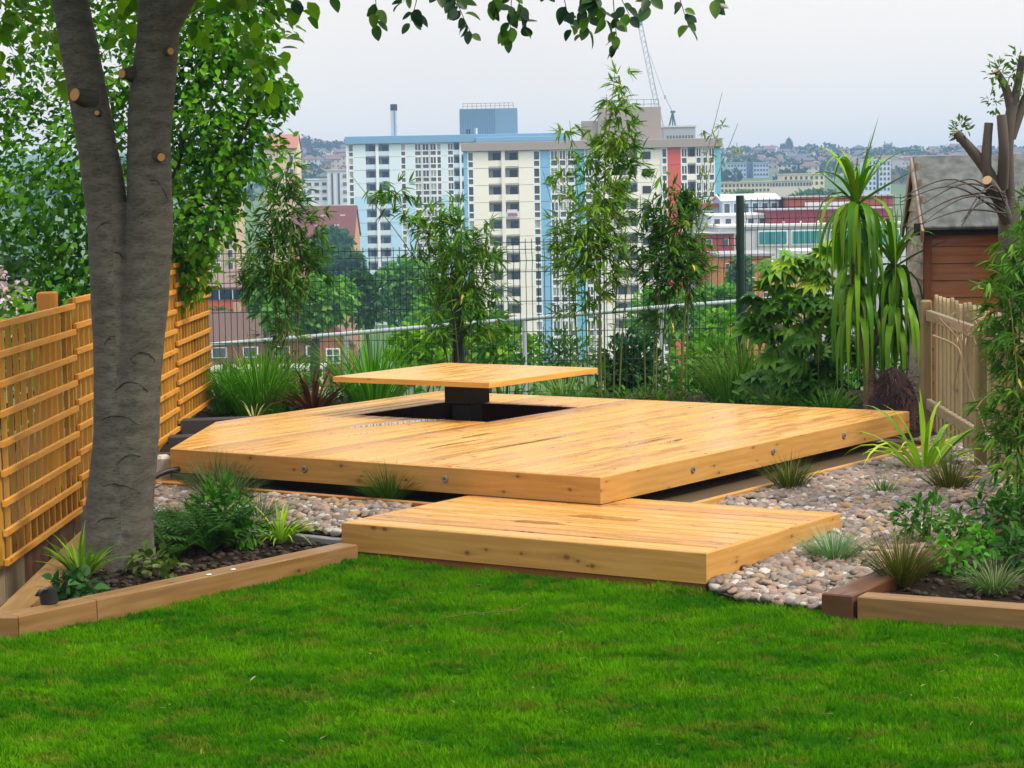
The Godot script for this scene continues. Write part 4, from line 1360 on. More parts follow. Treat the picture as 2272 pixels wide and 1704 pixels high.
func towers() -> void:
	mat("render_paint", Color(1, 1, 1), .8, .3)
	mat("teal_glass", Color(1, 1, 1), .12)
	var cur := [mats["glass_dark"], mat("glass_mid", Color(.12, .14, .16), .2), mat("glass_dark2", Color(.035, .045, .055), .15), mat("glass_curtain", Color(.38, .39, .38), .4)]
	var pm: Material = mats["render_paint"]
	# nearer cream tower
	var t := thing("tower_block", "cream tower block with blue and red stripes and grey brown roof band", "tower block", V(0, 9.45, -343))
	t.rotation.y = -.03
	var blue := Color(.22, .46, .72); var teal := Color(.16, .47, .62); var red := Color(.62, .10, .06); var cream := Color(.84, .815, .75)
	var pal := {"w": cream, "p": Color(.78, .76, .72), "b": blue, "t": teal, "r": red, "slab": Color(.55, .53, .48), "back": Color(.42, .40, .36)}
	tower(t, [[-6.95, -6.35, "b"], [-6.35, -5.33, "win"], [-5.33, -3.07, "w"], [-3.07, -1.02, "bal"], [-1.02, -.45, "p"], [-.45, 1.67, "bal"], [1.67, 3.94, "w"], [3.94, 5.07, "win"], [5.07, 6.62, "b"], [6.62, 7.88, "win2"], [7.98, 9.15, "win2"], [9.25, 10.45, "win2"], [10.45, 12.0, "t"], [12.0, 13.2, "win2"], [13.3, 14.5, "win2"], [14.5, 16.4, "w"], [16.4, 18.7, "bal"], [18.7, 20.25, "bal"], [20.25, 24.03, "small"], [24.03, 24.95, "win"], [24.95, 27.05, "r"], [27.05, 28.1, "win2"], [28.1, 29.35, "bal"], [29.35, 30.3, "win2"], [30.4, 31.3, "win2"], [31.35, 32.35, "win2"], [32.35, 33.25, "t"]], 13, 2.67, pal, cur)
	for q in [["wall", V(13.15, -17, -8.5), V(40.1, 36, 14.2), Color(.5, .47, .42)], ["roof_band", V(13.15, .68, -7.2), V(40.8, 1.36, 15.6), Color(.33, .29, .27)], ["penthouse", V(19.2, 3.9, -7), V(9.9, 5.2, 9), Color(.34, .29, .26)], ["penthouse_wing", V(14.6, 2.9, -6.4), V(6, 3.2, 7), Color(.30, .26, .24)]]:
		var g := Geo.new(); g.col = q[3]
		g.box(q[1], q[2], Basis.IDENTITY, .05)
		part(q[0], g, pm, t)
	var rg := Geo.new(); rg.col = Color(.38, .38, .4)
	for k in 9: rg.box(V(14.6 + k * 1.15, 7.1, -3), V(.07, 1.2, .07))
	for y in [6.95, 7.65]: rg.box(V(19.2, y, -3), V(9.3, .07, .07))
	part("roof_railing", rg, mats["galv"], t)
	# pink and white washing on one balcony
	var wg := Geo.new(); wg.col = Color(.75, .62, .72)
	wg.box(V(.55, -9.45, .12), V(1.6, .55, .06)); wg.col = Color(.35, .12, .35); wg.box(V(.6, -10.0, .10), V(1.5, .4, .06))
	part("washing", wg, pm, t)
	# farther pale blue tower
	var s := thing("tower_block", "pale blue tower block with mid blue roof band and windowless penthouse", "tower block", V(0, 13.75, -450))
	s.rotation.y = .02
	var pu := {"u": Color(.66, .78, .86), "ud": Color(.44, .68, .90), "w": Color(.58, .7, .8), "p": Color(.78, .82, .86), "b": Color(.20, .38, .58), "slab": Color(.3, .36, .43), "back": Color(.30, .34, .38)}
	tower(s, [[-33.15, -32.75, "p"], [-32.7, -31.6, "win"], [-31.6, -29.16, "u"], [-29.16, -27.1, "bal"], [-27.1, -26.5, "p"], [-26.5, -24.34, "bal"], [-24.34, -22.0, "u"], [-22.0, -20.9, "win"], [-20.9, -19.15, "u"], [-19.15, -17.7, "win2"], [-17.6, -16.1, "win2"], [-16.0, -14.6, "win2"], [-14.6, -13.6, "win"], [-13.6, -12.4, "u"], [-12.4, -11.1, "win2"], [-11.1, -9.9, "bal"], [-9.9, -9.5, "p"], [-9.5, -8.6, "bal"], [-8.6, -6.0, "b"], [-6, -3, "u"], [-3, 0, "win2"], [0, 3, "u"], [3, 6, "win2"], [6, 9, "u"]], 14, 2.70, pu, cur)
	for q in [["wall", V(-12, -19, -9), V(42, 40, 15), Color(.4, .5, .6)], ["roof_band", V(-10.2, .78, -7.3), V(46.2, 1.56, 16), Color(.17, .33, .52)], ["roof_band", V(3.0, .4, -6.4), V(19.0, 1.0, 16), Color(.19, .36, .56)], ["penthouse", V(-3.75, 4.0, -8), V(12.0, 5.9, 9), Color(.16, .27, .38)], ["penthouse_door", V(-6.3, 2.2, -3.47), V(.7, 1.5, .1), Color(.75, .75, .75)], ["penthouse_vent", V(-8.1, 2.3, -3.47), V(1.0, .9, .1), Color(.03, .03, .04)]]:
		var g := Geo.new(); g.col = q[3]
		g.box(q[1], q[2], Basis.IDENTITY, .05)
		part(q[0], g, pm, s)
	var cg := Geo.new(); cg.col = Color(.13, .23, .33)
	for k in 15: cg.box(V(-9.5 + k * .5, 4.0, -3.46), V(.16, 5.8, .12))
	part("cladding_ribs", cg, pm, s)
	rg = Geo.new(); rg.col = Color(.5, .5, .52)
	for k in 12: rg.box(V(-9.0 + k * .95, 7.5, -4.5), V(.09, 1.1, .09))
	for y in [7.5, 8.05]: rg.box(V(-3.8, y, -4.5), V(10.6, .09, .09))
	part("roof_railing", rg, mats["galv"], s)
	var ch := thing("chimney", "slim grey flue with black cap above the pale blue tower", "chimney", V(-23.8, 0, -462))
	var g4 := Geo.new(); g4.col = Color(.45, .49, .55)
	g4.box(V(0, 6, 0), V(1.35, 30.5, 1.2), Basis.IDENTITY, .1)
	part("flue", g4, pm, ch)
	g4 = Geo.new(); g4.col = Color(.16, .18, .22)
	g4.box(V(.15, 6, .65), V(.16, 30.2, .1))
	part("pipe", g4, pm, ch)
	g4 = Geo.new(); g4.col = Color(.03, .04, .06)
	g4.box(V(0, 21.6, 0), V(1.42, 1.4, 1.3), Basis.IDENTITY, .1)
	part("cap", g4, pm, ch)
	crane()
	var b := thing("plant_house", "grey slatted rooftop plant building between tower and crane", "building", V(31.5, 0, -400))
	var gb := Geo.new(); gb.col = Color(.36, .38, .40)
	gb.box(V(0, -5, -5), V(5.8, 38.9, 9), Basis.IDENTITY, .05)
	part("wall", gb, pm, b)
	for k in 9:
		var gg := Geo.new(); gg.col = Color(.10, .11, .13)
		gg.box(V(-2.2 + k * .56, 12.2, -.48), V(.26, 1.5, .1))
		part("slat", gg, pm, b)
	gb = Geo.new(); gb.col = Color(.55, .57, .58)
	gb.box(V(0, 14.6, -5), V(6.1, .3, 9.3))
	part("roof", gb, pm, b)

func strut(g: Geo, a: Vector3, b: Vector3, w: float) -> void:
	g.tube(PackedVector3Array([a, b]), PackedFloat32Array([w, w]), 4)

func crane() -> void:
	var t := thing("tower_crane", "tall luffing crane with raised lattice jib behind the towers", "crane", V(31.2, 0, -420))
	var cm := mat("crane_paint", Color(1, 1, 1), .6)
	var jib := Geo.new(); jib.col = Color(.50, .56, .62)
	var a := V(-1.2, 12.8, 0); var b := V(-5.5, 34.9, 0)
	var d := (b - a) / 22.0
	var sx := V(.42, .08, 0); var sz := V(0, 0, .45)
	for k in 22:
		var p := a + d * k; var q := p + d
		for s in [sx + sz, sx - sz, -sx]:
			strut(jib, p + s, q + s, .10)
		var o := [sx + sz, -sx, sx - sz]
		strut(jib, p + o[k % 2], q + o[(k + 1) % 2], .055); strut(jib, p + o[1], q + o[2], .055); strut(jib, p + o[0], q + o[2], .05)
	part("jib", jib, cm, t)
	var head := Geo.new(); head.col = Color(.12, .28, .45)
	head.box(b, V(1.0, .8, .9), Basis.IDENTITY, .1)
	part("jib_head", head, cm, t)
	var ms := Geo.new(); ms.col = Color(.04, .14, .13)
	for c in [V(-.6, 0, .6), V(.6, 0, .6), V(.6, 0, -.6), V(-.6, 0, -.6)]: strut(ms, c + V(0, -24, 0), c + V(0, 13, 0), .13)
	for k in 20: strut(ms, V(-.6 if k % 2 else .6, -24 + k * 1.8, .6), V(.6 if k % 2 else -.6, -22.2 + k * 1.8, .6), .07)
	part("mast", ms, cm, t)
	var af := Geo.new(); af.col = Color(.05, .16, .18)
	strut(af, V(-.9, 12.5, .4), V(.5, 17.9, .2), .17); strut(af, V(1.6, 12.5, .4), V(.5, 17.9, .2), .17); strut(af, V(.3, 12.6, .4), V(.6, 18.0, .2), .14)
	af.box(V(.3, 12.9, 0), V(3.4, .9, 1.6), Basis.IDENTITY, .08); af.box(V(.55, 18, .2), V(.9, .4, .6))
	part("a_frame", af, cm, t)
	var cb := Geo.new(); cb.col = Color(.3, .33, .36)
	strut(cb, V(.5, 18, .2), V(-1.0, 21.0, 0), .07); strut(cb, V(-1.0, 21.0, 0), V(-4.6, 31.5, 0), .045)
	cb.box(V(-.9, 20.8, 0), V(.3, .7, .3))
	part("cable", cb, cm, t)

# ---------------------------------------------------------------- the rest of the city
# top: height of the eaves; windows as [columns, rows, width, height, row pitch, first row below eaves]
func building(label: String, cat: String, x: float, top: float, z: float, w: float, dep: float, col: Color, win: Array, roof: String, rcol: Color, rh: float, rot := 0.0, group := "", each := true, wincol := Color(.06, .075, .09), called := "building") -> Node3D:
	var t := thing(called, label, cat, V(x, 0, z), group)
	t.rotation.y = rot
	var base := minf(hgt(x, z), minf(hgt(x - w * .5, z), hgt(x + w * .5, z - dep))) - 1.0
	var pm: Material = mats["render_paint"]
	var g := Geo.new(); g.col = col
	g.box(V(0, (top + base) * .5, -dep * .5), V(w, top - base, dep))
	if roof == "gable_x": # ridge along x: gables at both ends
		for s in [-1.0, 1.0]:
			var p := [V(s * w * .5, top, 0), V(s * w * .5, top, -dep), V(s * w * .5, top + rh, -dep * .5)]
			if s > 0: g.tri(p[0], p[1], p[2])
			else: g.tri(p[0], p[2], p[1])
	elif roof == "gable_z":
		for q in [0.0, -dep]:
			if q == 0.0: g.tri(V(-w * .5, top, q), V(w * .5, top, q), V(0, top + rh, q))
			else: g.tri(V(-w * .5, top, q), V(0, top + rh, q), V(w * .5, top, q))
	part("wall", g, pm, t)
	var r := Geo.new(); r.col = rcol
	if roof == "gable_x":
		for s in [1.0, -1.0]:
			var ang := atan2(rh, dep * .5); var sl := (dep * .5 + .3) / cos(ang)
			var b := Basis(Vector3.RIGHT, s * ang)
			r.box(V(0, top + rh, -dep * .5) + b * V(0, .08, s * sl * .5), V(w + .5, .2, sl), b)
	elif roof == "gable_z":
		for s in [1.0, -1.0]:
			var ang := atan2(rh, w * .5); var sl := (w * .5 + .3) / cos(ang)
			var b := Basis(Vector3.BACK, -s * ang)
			r.box(V(0, top + rh, -dep * .5) + b * V(s * sl * .5, .08, 0), V(sl, .2, dep + .5), b)
	elif roof == "hip":
		var e := .4
		var A := V(-w * .5 - e, top, e); var B := V(w * .5 + e, top, e); var C := V(w * .5 + e, top, -dep - e); var D := V(-w * .5 - e, top, -dep - e)
		var k := minf(w, dep) * .48
		var P := V(-w * .5 + k, top + rh, -dep * .5); var Q := V(w * .5 - k, top + rh, -dep * .5)
		r.quad(A, B, Q, P); r.quad(C, D, P, Q); r.tri(B, C, Q); r.tri(D, A, P)
	else:
		r.box(V(0, top + rh * .5, -dep * .5), V(w + .5, rh, dep + .5))
	part("roof", r, pm, t)
	if win.size():
		var all := Geo.new()
		var nc: int = win[0]; var nr: int = win[1]
		var one := Geo.new()
		one.col = Color(.72, .72, .72)
		one.box(V(0, 0, .02), V(win[2], win[3], .12))
		one.col = wincol
		one.box(V(0, 0, .10), V(win[2] * .8, win[3] * .82, .05))
		var om := one.mesh()
		for c in nc:
			for k in nr:
				var p := V(-w * .5 + w * (c + .5) / nc, top - win[5] - k * win[4], 0)
				if each: put("window", om, pm, t).position = p
				else:
					all.col = wincol
					all.box(p + V(0, 0, .02), V(win[2], win[3], .14))
		if not each: part("windows", all, pm, t).set_meta("kind", "stuff")
	return t

func extra(t: Node, called: String, p: Vector3, s: Vector3, c: Color, m: Material = null, b := Basis.IDENTITY) -> void:
	var g := Geo.new(); g.col = c
	g.box(p, s, b)
	part(called, g, m if m else mats["render_paint"], t)

func city() -> void:
	var brick := Color(.19, .075, .048); var white := Color(.68, .70, .74); var maroon := Color(.125, .04, .038)
	# left of the towers
	var o := building("white and grey office block with dark slots left of the pale blue tower", "office block", -40.6, 9.5, -520, 4.8, 14, Color(.60, .62, .68), [], "flat", Color(.5, .5, .55), .3)
	for x in [-1.2, .35]: extra(o, "slot", V(x, 5.2, .03), V(.42, 7.4, .2), Color(.09, .10, .14))
	for k in 4: extra(o, "window", V(1.9, 8.2 - k * 1.9, .03), V(1.1, .8, .2), Color(.15, .17, .22))
	building("low white banded block with window rows at the left, beyond the bamboo", "office block", -45.6, 7.4, -521, 5.4, 12, white, [3, 3, 1.3, .9, 1.75, 1.0], "flat", white, .3)
	o = building("building with dark red roof and small skylights left of the towers", "building", -32.6, -4.0, -380, 11, 16, Color(.5, .27, .12), [5, 1, .9, 1.2, 2, 1.4], "gable_x", maroon, 5.2)
	for k in 4: extra(o, "skylight", V(-1.0 + (k % 2) * 3.4 + (k / 2) * .9, -2.2 + (k / 2) * 1.7, -2.65 - (k / 2) * 2.6), V(.9, .55, .35), Color(.55, .5, .55))
	building("orange walled house with red gable below the dark red roof", "house", -29.2, -6.0, -372, 3.6, 9, Color(.52, .28, .11), [2, 2, .7, 1.0, 1.7, 1.2], "gable_z", Color(.33, .09, .06), 2.2)
	building("tall pale brown block with grey windows at the left, behind the leafy tree", "building", -41.0, 2.6, -300, 7, 10, Color(.50, .38, .27), [4, 5, .8, 1.2, 1.75, 2.2], "flat", Color(.3, .26, .24), .5)
	building("cream gabled house high at the left, seen through the leafy tree", "house", -43.5, 12.5, -420, 6, 9, Color(.62, .50, .33), [3, 3, .9, 1.3, 2.6, 2.0], "gable_x", Color(.34, .15, .10), 2.6)
	o = building("brown roofed hall with blue window strip and orange band at the left", "building", -34.7, -8.06, -260, 10.8, 12, Color(.50, .10, .03), [], "gable_x", Color(.20, .13, .11), 1.9)
	extra(o, "window_band", V(0, -8.85, .06), V(10, 1.1, .2), Color(.04, .12, .22), mats["glass_dark"])
	for k in 7: extra(o, "mullion", V(-4.8 + k * 1.6, -8.85, .2), V(.1, 1.15, .1), Color(.5, .55, .62))
	o = building("brown roofed brick house with white windows down the slope at the left", "house", -21.4, -10.05, -190, 11.0, 9, brick, [4, 1, 1.35, .95, 2, 1.0], "gable_x", Color(.11, .07, .058), 2.3)
	for k in 3: extra(o, "chimney", V([-3.0, 1.0, 4.2][k], -7.6, -4.4), V(.6, 1.4, .6), Color(.4, .3, .2))
	o = building("brick gabled bay with one white window, right end of the brown house", "house", -15.5, -10.3, -189, 3.0, 8, Color(.27, .10, .055), [1, 1, 1.25, 1.35, 2, 1.15], "gable_z", Color(.19, .10, .08), 1.65)
	extra(o, "sash_bar", V(0, -11.4, .16), V(.07, 1.2, .06), Color(.75, .75, .75)); extra(o, "sash_bar", V(0, -11.4, .16), V(1.1, .07, .05), Color(.75, .75, .75))
	building("cream rendered low extension below the brown roofed house", "house", -21.5, -12.3, -184, 10.4, 5, Color(.62, .58, .38), [4, 1, .9, 1.0, 2, 1.1], "flat", Color(.5, .5, .48), .25)
	# right of the towers: the modern complex
	o = building("modern pale grey building with teal window bands right of the green post", "building", 33.5, -1.7, -240, 21, 18, Color(.52, .54, .58), [], "flat", Color(.62, .64, .66), .25)
	for q in [[-4.55, 3.0], [-.75, 3.2], [3.6, 3.6], [7.6, 3.4]]:
		extra(o, "window_frame", V(q[0], -2.92, .05), V(q[1] + .4, 1.75, .16), Color(.72, .74, .76))
		extra(o, "window_band", V(q[0], -2.92, .14), V(q[1], 1.35, .1), Color(.02, .20, .22), mats["teal_glass"])
		for k in 6: extra(o, "mullion", V(q[0] - q[1] * .5 + q[1] * k / 5.0, -2.92, .2), V(.06, 1.35, .05), Color(.25, .4, .42))
	building("red clad wing at the left edge of the modern complex, behind the green post", "building", 22.7, -2.35, -238, 3.6, 8, Color(.30, .05, .045), [2, 1, .6, .8, 1, .9], "flat", Color(.4, .4, .42), .15)
	o = building("dark red clad storey with white lamps on the modern building", "building", 36.2, .05, -246, 13.4, 14, Color(.20, .028, .042), [], "flat", Color(.35, .35, .38), .15)
	for k in 6: extra(o, "cladding_joint", V(-5.6 + k * 2.1, -.9, .03), V(.07, 1.9, .08), Color(.2, .02, .04))
	for k in 4: extra(o, "wall_lamp", V(-5.3 + k * 1.95, -1.3, .08), V(.2, .2, .15), Color(.75, .7, .65))
	o = building("orange red storey set back at the top right of the modern complex", "building", 39.2, 1.45, -258, 12.4, 12, Color(.30, .075, .05), [], "flat", Color(.45, .42, .42), .15)
	extra(o, "window_band", V(-1, .55, .04), V(6.5, .55, .1), Color(.6, .62, .64))
	building("pale blue glass front with white roof left of the red storeys", "building", 29.0, 1.2, -262, 6.8, 12, Color(.33, .46, .60), [6, 1, .8, 1.5, 2, 1.0], "gable_x", Color(.75, .77, .80), .6)
	building("white roofed pavilion stepping down left of the red clad storey", "building", 26.6, -.5, -252, 6.5, 10, Color(.6, .62, .65), [5, 1, .8, .8, 2, .7], "flat", Color(.78, .8, .82), .22)
	building("thin red roofed row at the far left of the modern complex", "building", 24.2, .4, -266, 4.4, 10, Color(.45, .47, .52), [4, 1, .6, .6, 2, .8], "flat", Color(.42, .10, .09), .5)
	o = building("orange brick building with flat grey roof beside the green post", "building", 18.45, -2.95, -170, 3.9, 10, Color(.50, .20, .065), [4, 3, .34, .5, 1.15, .75], "flat", Color(.3, .3, .33), .2)
	building("yellow and grey low building behind the palmate shrub", "building", 22.6, -4.0, -176, 4.2, 8, Color(.52, .36, .13), [3, 1, .5, .6, 1.2, .8], "flat", Color(.42, .44, .48), .35)
	building("pale grey wall building behind the strap leaved plant", "building", 28.5, -3.4, -190, 8, 8, Color(.46, .48, .54), [4, 1, .7, .8, 1.2, .9], "flat", Color(.5, .52, .55), .3)
	# middle distance right
	building("long cream low block with two window rows right of the cream tower", "building", 65, 5.3, -600, 13.6, 14, Color(.62, .54, .38), [13, 2, .6, .75, 1.35, .75], "flat", Color(.5, .45, .36), .3, 0.0, "", false)
	building("long cream low block with grey window band, farther right", "building", 77.8, 5.5, -603, 11.8, 14, Color(.56, .52, .44), [14, 1, .55, .9, 1.3, .9], "flat", Color(.4, .38, .36), .3, 0.0, "", false)
	building("cream yellow flat block on the slope behind the strap leaves", "building", 86.5, 7.6, -640, 12, 14, Color(.66, .58, .36), [8, 2, .7, .9, 1.6, 1.0], "flat", Color(.55, .5, .4), .3, 0.0, "", false)
	building("blue grey block of flats on the far slope, left one of two", "block of flats", 88.9, 14.3, -850, 7.4, 10, Color(.34, .44, .58), [6, 4, .7, .8, 1.7, 1.0], "flat", Color(.25, .32, .42), .4, 0.0, "", false)
	building("blue grey block of flats on the far slope, right one of two", "block of flats", 98.3, 14.2, -850, 5.9, 10, Color(.36, .46, .60), [5, 4, .7, .8, 1.7, 1.0], "flat", Color(.25, .32, .42), .4, 0.0, "", false)
	extra(building("dark blue narrow block between the two blue grey flats", "building", 93.9, 14.0, -853, 3.0, 8, Color(.10, .15, .24), [], "flat", Color(.1, .14, .2), .3), "parapet", V(0, 14.5, -1), V(2, .5, 2), Color(.12, .16, .22))
	building("tall pale blue slab with white strips behind the strap leaved plant", "tower block", 107.6, 11.6, -650, 3.6, 8, Color(.50, .60, .72), [3, 6, .6, .9, 1.5, .9], "flat", Color(.5, .58, .66), .3, 0.0, "", false)
	building("tall pale blue slab with white strips, right of its twin", "tower block", 111.9, 11.3, -650, 3.4, 8, Color(.53, .62, .74), [3, 6, .6, .9, 1.5, .9], "flat", Color(.5, .58, .66), .3, 0.0, "", false)
	o = building("large pale pink office with a grid of windows above the shed roof", "office block", 158, 14.2, -800, 28, 20, Color(.56, .50, .52), [22, 7, .75, .95, 1.5, 1.9], "flat", Color(.5, .45, .48), .9, 0.0, "", false, Color(.20, .21, .27))
	extra(o, "roof_band", V(-8, 14.4, .3), V(11, .8, .3), Color(.42, .14, .24))
	building("grey flat block on the skyline right of the church tower", "building", 256, 26.2, -1300, 9, 10, Color(.33, .37, .45), [5, 2, .9, 1, 1.7, 1.1], "flat", Color(.3, .34, .4), .4, 0.0, "", false)
	# church tower on the hill
	var c := thing("church_tower", "dark square church tower with corner pinnacles on the skyline", "church", V(234.7, 0, -1350))
	extra(c, "wall", V(0, 26, -2.5), V(5.0, 11, 5), Color(.13, .115, .115))
	for x in [-2.2, 2.2]: extra(c, "pinnacle", V(x, 32.4, -.4), V(.55, 2.2 if x < 0 else 1.5, .55), Color(.12, .11, .11))
	for k in 4: extra(c, "merlon", V(-1.4 + k * .95, 31.8, -.2), V(.5, .7, .4), Color(.13, .115, .115))
	extra(c, "belfry_opening", V(0, 29, .04), V(1.1, 2.4, .2), Color(.04, .04, .05))

func hills() -> void:
	var walls := [[Color(.58, .52, .40), "cream walled"], [Color(.64, .63, .61), "white walled"], [Color(.30, .18, .13), "brick walled"], [Color(.46, .38, .30), "buff walled"]]
	var roofs := [Color(.13, .09, .085), Color(.10, .10, .115), Color(.16, .10, .09)]
	var rows := [[880, 120, 200, 17], [960, 100, 235, 22], [1050, 108, 260, 24], [1150, 118, 280, 25], [1260, 125, 310, 26], [1340, 130, 330, 20], [760, 128, 190, 9], [900, -95, -62, 6], [1010, -112, -72, 9], [1120, -125, -82, 10], [1240, -140, -92, 9], [1330, -150, -100, 8], [820, -84, -58, 4]]
	var k := 0
	for r in rows:
		var nn: int = r[3]
		for j in nn:
			var x: float = lerpf(r[1], r[2], (j + .5) / nn) + R(-2, 2)
			var z: float = -r[0] + R(-18, 18)
			if x > 228 and x < 242 and z < -1300: continue
			var wi := k % 4
			var w := R(4.0, 7.5)
			var y := hgt(x, z)
			building("small %s house among trees on the far hillside, %s" % [walls[wi][1], "left of the towers" if x < 0 else "right of the towers"], "house", x, y + R(3.4, 5.4), z, w, R(5, 7), vary(walls[wi][0], .12), [int(w / 1.9), 2, .75, 1.05, 2.1, 1.0], ["gable_x", "gable_x", "gable_z", "hip"][rng.randi() % 4], roofs[rng.randi() % 3], R(1.2, 2.1), R(-.35, .35), "%s houses %s on the far hillside" % [walls[wi][1], "at left" if x < 0 else "at right"], false, Color(.12, .12, .14), "hillside_house")
			k += 1
	# woods and hedges between the houses: far off, one mass
	var xf: Array[Transform3D] = []; var cs := PackedColorArray()
	var nn := 0
	while nn < 520:
		var x := R(-190, 370); var z := -R(700, 1500)
		if x > -50 and x < 70: continue
		if noise.get_noise_2d(x * .9 + 300, z * .35) < -.12: continue
		nn += 1
		var rr := R(2.0, 4.2)
		var ce := V(x, hgt(x, z) + rr * .7, z)
		var dk := R(0, 1)
		for q in 34:
			var d := dirv(); d.y = absf(d.y) * .9 + .05
			var p := ce + d * rr * R(.6, 1.05)
			xf.append(Transform3D(aim((d + dirv() * .5).normalized(), dirv(), R(1.3, 2.6)), p))
			cs.append(vary(Color(.012, .04, .016).lerp(Color(.04, .085, .03), dk), .25))
	tag(many("hillside_woods", leaf_mesh(1.0, .9, .45, .2, 2), mats["leaf"], xf, cs), "dark woods and hedges between the houses on the far hills", "woods")
	# woods on the valley's left flank, mostly behind the leafy tree
	var vx: Array[Transform3D] = []; var vc := PackedColorArray()
	for _w in 260:
		var z := -R(140, 700)
		var x := z * R(.19, .42)
		if x > -46 and z < -280: continue
		var rr := R(2.0, 4.5)
		var ce := V(x, hgt(x, z) + rr * .7, z)
		for q in 60:
			var d := dirv(); d.y = absf(d.y) * .9 + .05
			vx.append(Transform3D(aim((d + dirv() * .5).normalized(), dirv(), R(.9, 2.0)), ce + d * rr * R(.6, 1.05)))
			vc.append(vary(Color(.02, .07, .018).lerp(Color(.07, .15, .03), R(0, 1)), .25))
	tag(many("valley_woods", leaf_mesh(1.0, .9, .45, .2, 2), mats["leaf"], vx, vc), "green woods on the valley flank far left, behind the leafy tree", "woods")
	# trees standing out on the skyline
	var lm := leaf_mesh(1.5, 1.2, .45, .2, 2)
	var sk := [
		["tallest dark conifer on the skyline right of the towers", 173.5, 1350, 1.9, 5.2], ["dark conifer just left of the tallest skyline conifer", 170.0, 1350, 2.0, 3.6], ["low dark tree left of the skyline conifers", 163.0, 1350, 3.0, 2.8], ["round skyline tree just right of the cream tower", 146.0, 1350, 5.0, 3.0], ["rounded tree on the skyline between the conifers and the church tower", 188.5, 1350, 3.4, 3.2],
		["dark rounded tree on the left skyline beside the pale blue tower", -110.5, 1200, 3.4, 4.6], ["smaller skyline tree close to the pale blue tower's roof", -95.0, 1200, 3.2, 3.4], ["green tree on the left hill below the skyline by the pale blue tower", -93.0, 1050, 4.0, 3.4], ["wide tree at the left end of the skyline", -122.0, 1250, 5.0, 3.2]]
	for q in sk:
		var y := hgt(q[1], -q[2])
		plant("skyline_tree", q[0], "tree", [[V(q[1], y + q[4] * .95, -q[2]), V(q[3], q[4], q[3]), 420]], lm, .1, Color(.008, .03, .018), Color(.025, .06, .025), "", null, 1, .4)

# ---------------------------------------------------------------- garden plants
func bamboo(label: String, at: Vector3, canes: Array, blobs: Array, c1: Color, c2: Color, llen := .115, droop := .16, called := "bamboo") -> Node3D:
	var t := thing(called, label, "bamboo")
	for k in canes.size(): # [dx, dz, height, lean x, lean z]
		var c: Array = canes[k]
		var p := at + V(c[0], 0, c[1])
		var h: float = c[2]
		var e := p + V(c[3], h, c[4])
		var mid := p.lerp(e, .55) + V(-c[3] * .28, 0, 0)
		var col := Color(.10, .14, .03).lerp(Color(.20, .19, .05), R(0, 1))
		part("cane", limb(PackedVector3Array([p, mid, e]), .0075, .002, col, 6), mats["plain"], t)
		for j in 7:
			var f := R(.35, .97)
			var s := p.lerp(mid, f / .55) if f < .55 else mid.lerp(e, (f - .55) / .45)
			var d := V(R(-1, 1), R(.3, 1.1), R(-1, 1)).normalized()
			var L := R(.10, .24) * (1.15 - f * .5)
			if c.size() > 5: L *= c[5]
			part("twig", limb(PackedVector3Array([s, s + d * L * .6, s + d * L + V(0, -.02, 0)]), .0022, .0009, col, 4), mats["plain"], t)
			if f > .6 or c.size() > 5: blobs.append([s + d * L * .9, V(.05, .05, .05), 9])
	var lm := leaf_mesh(llen, llen * .145, .35, .22, 4)
	var xf: Array[Transform3D] = []; var cs := PackedColorArray()
	for b in blobs:
		var made := 0
		while made < int(b[2] * 2.0):
			var d := dirv()
			var rr := pow(R(0, 1), .5) * (1.0 + .45 * noise.get_noise_3dv((b[0] + d * .4) * 60.0))
			var p: Vector3 = b[0] + d * b[1] * 1.14 * rr
			if noise.get_noise_3dv(p * 120.0) < -.14:
				made += 1
				continue
			var base := (V(d.x, R(-.5, .7), d.z) + dirv() * .6).normalized()
			var tone := clampf(.5 + .8 * noise.get_noise_3dv(p * 45) + R(-.25, .25), 0, 1)
			for j in rng.randi_range(3, 6):
				var dd := (base + dirv() * .55 + Vector3.DOWN * droop).normalized()
				xf.append(Transform3D(aim(dd, Vector3.UP + dirv() * .6, R(.6, 1.25)), p))
				var c := c1.lerp(c2, tone)
				if R(0, 1) < .02: c = Color(.35, .24, .05)
				cs.append(vary(c, .2) * GREEN * 1.5)
				made += 1
	many("foliage", lm, mats["leaf"], xf, cs, t)
	return t

func fern(label: String, at: Vector3, nf: int, len: float, c1: Color, c2: Color) -> void:
	var t := thing("fern", label, "fern", at)
	for k in nf:
		var a := TAU * k / nf + R(-.3, .3)
		var g := Geo.new(); g.col = vary(c1.lerp(c2, R(0, 1)), .15)
		var L := len * R(.7, 1.15)
		var up := R(.8, 2.4)
		var d := V(cos(a), up, sin(a)).normalized()
		var p := Vector3.ZERO
		var side := d.cross(Vector3.UP).normalized()
		var N := 16
		for j in N:
			var f := float(j) / N
			d = (d + Vector3.DOWN * .055).normalized()
			var q := p + d * L / N
			g.tube(PackedVector3Array([p, q]), PackedFloat32Array([.0025 * (1 - f) + .0008, .0022 * (1 - f) + .0006]), 4, false)
			var pl := L * .27 * sin(PI * pow(clampf(f + .06, 0, 1), .7))
			if j > 1:
				for s in [-1.0, 1.0]:
					g.blade(q, (side * s + d * .45 + Vector3.DOWN * .1).normalized(), pl, pl * .26, .3, 2, .1, .35, .5)
			p = q
		part("frond", g, mats["blade"], t)

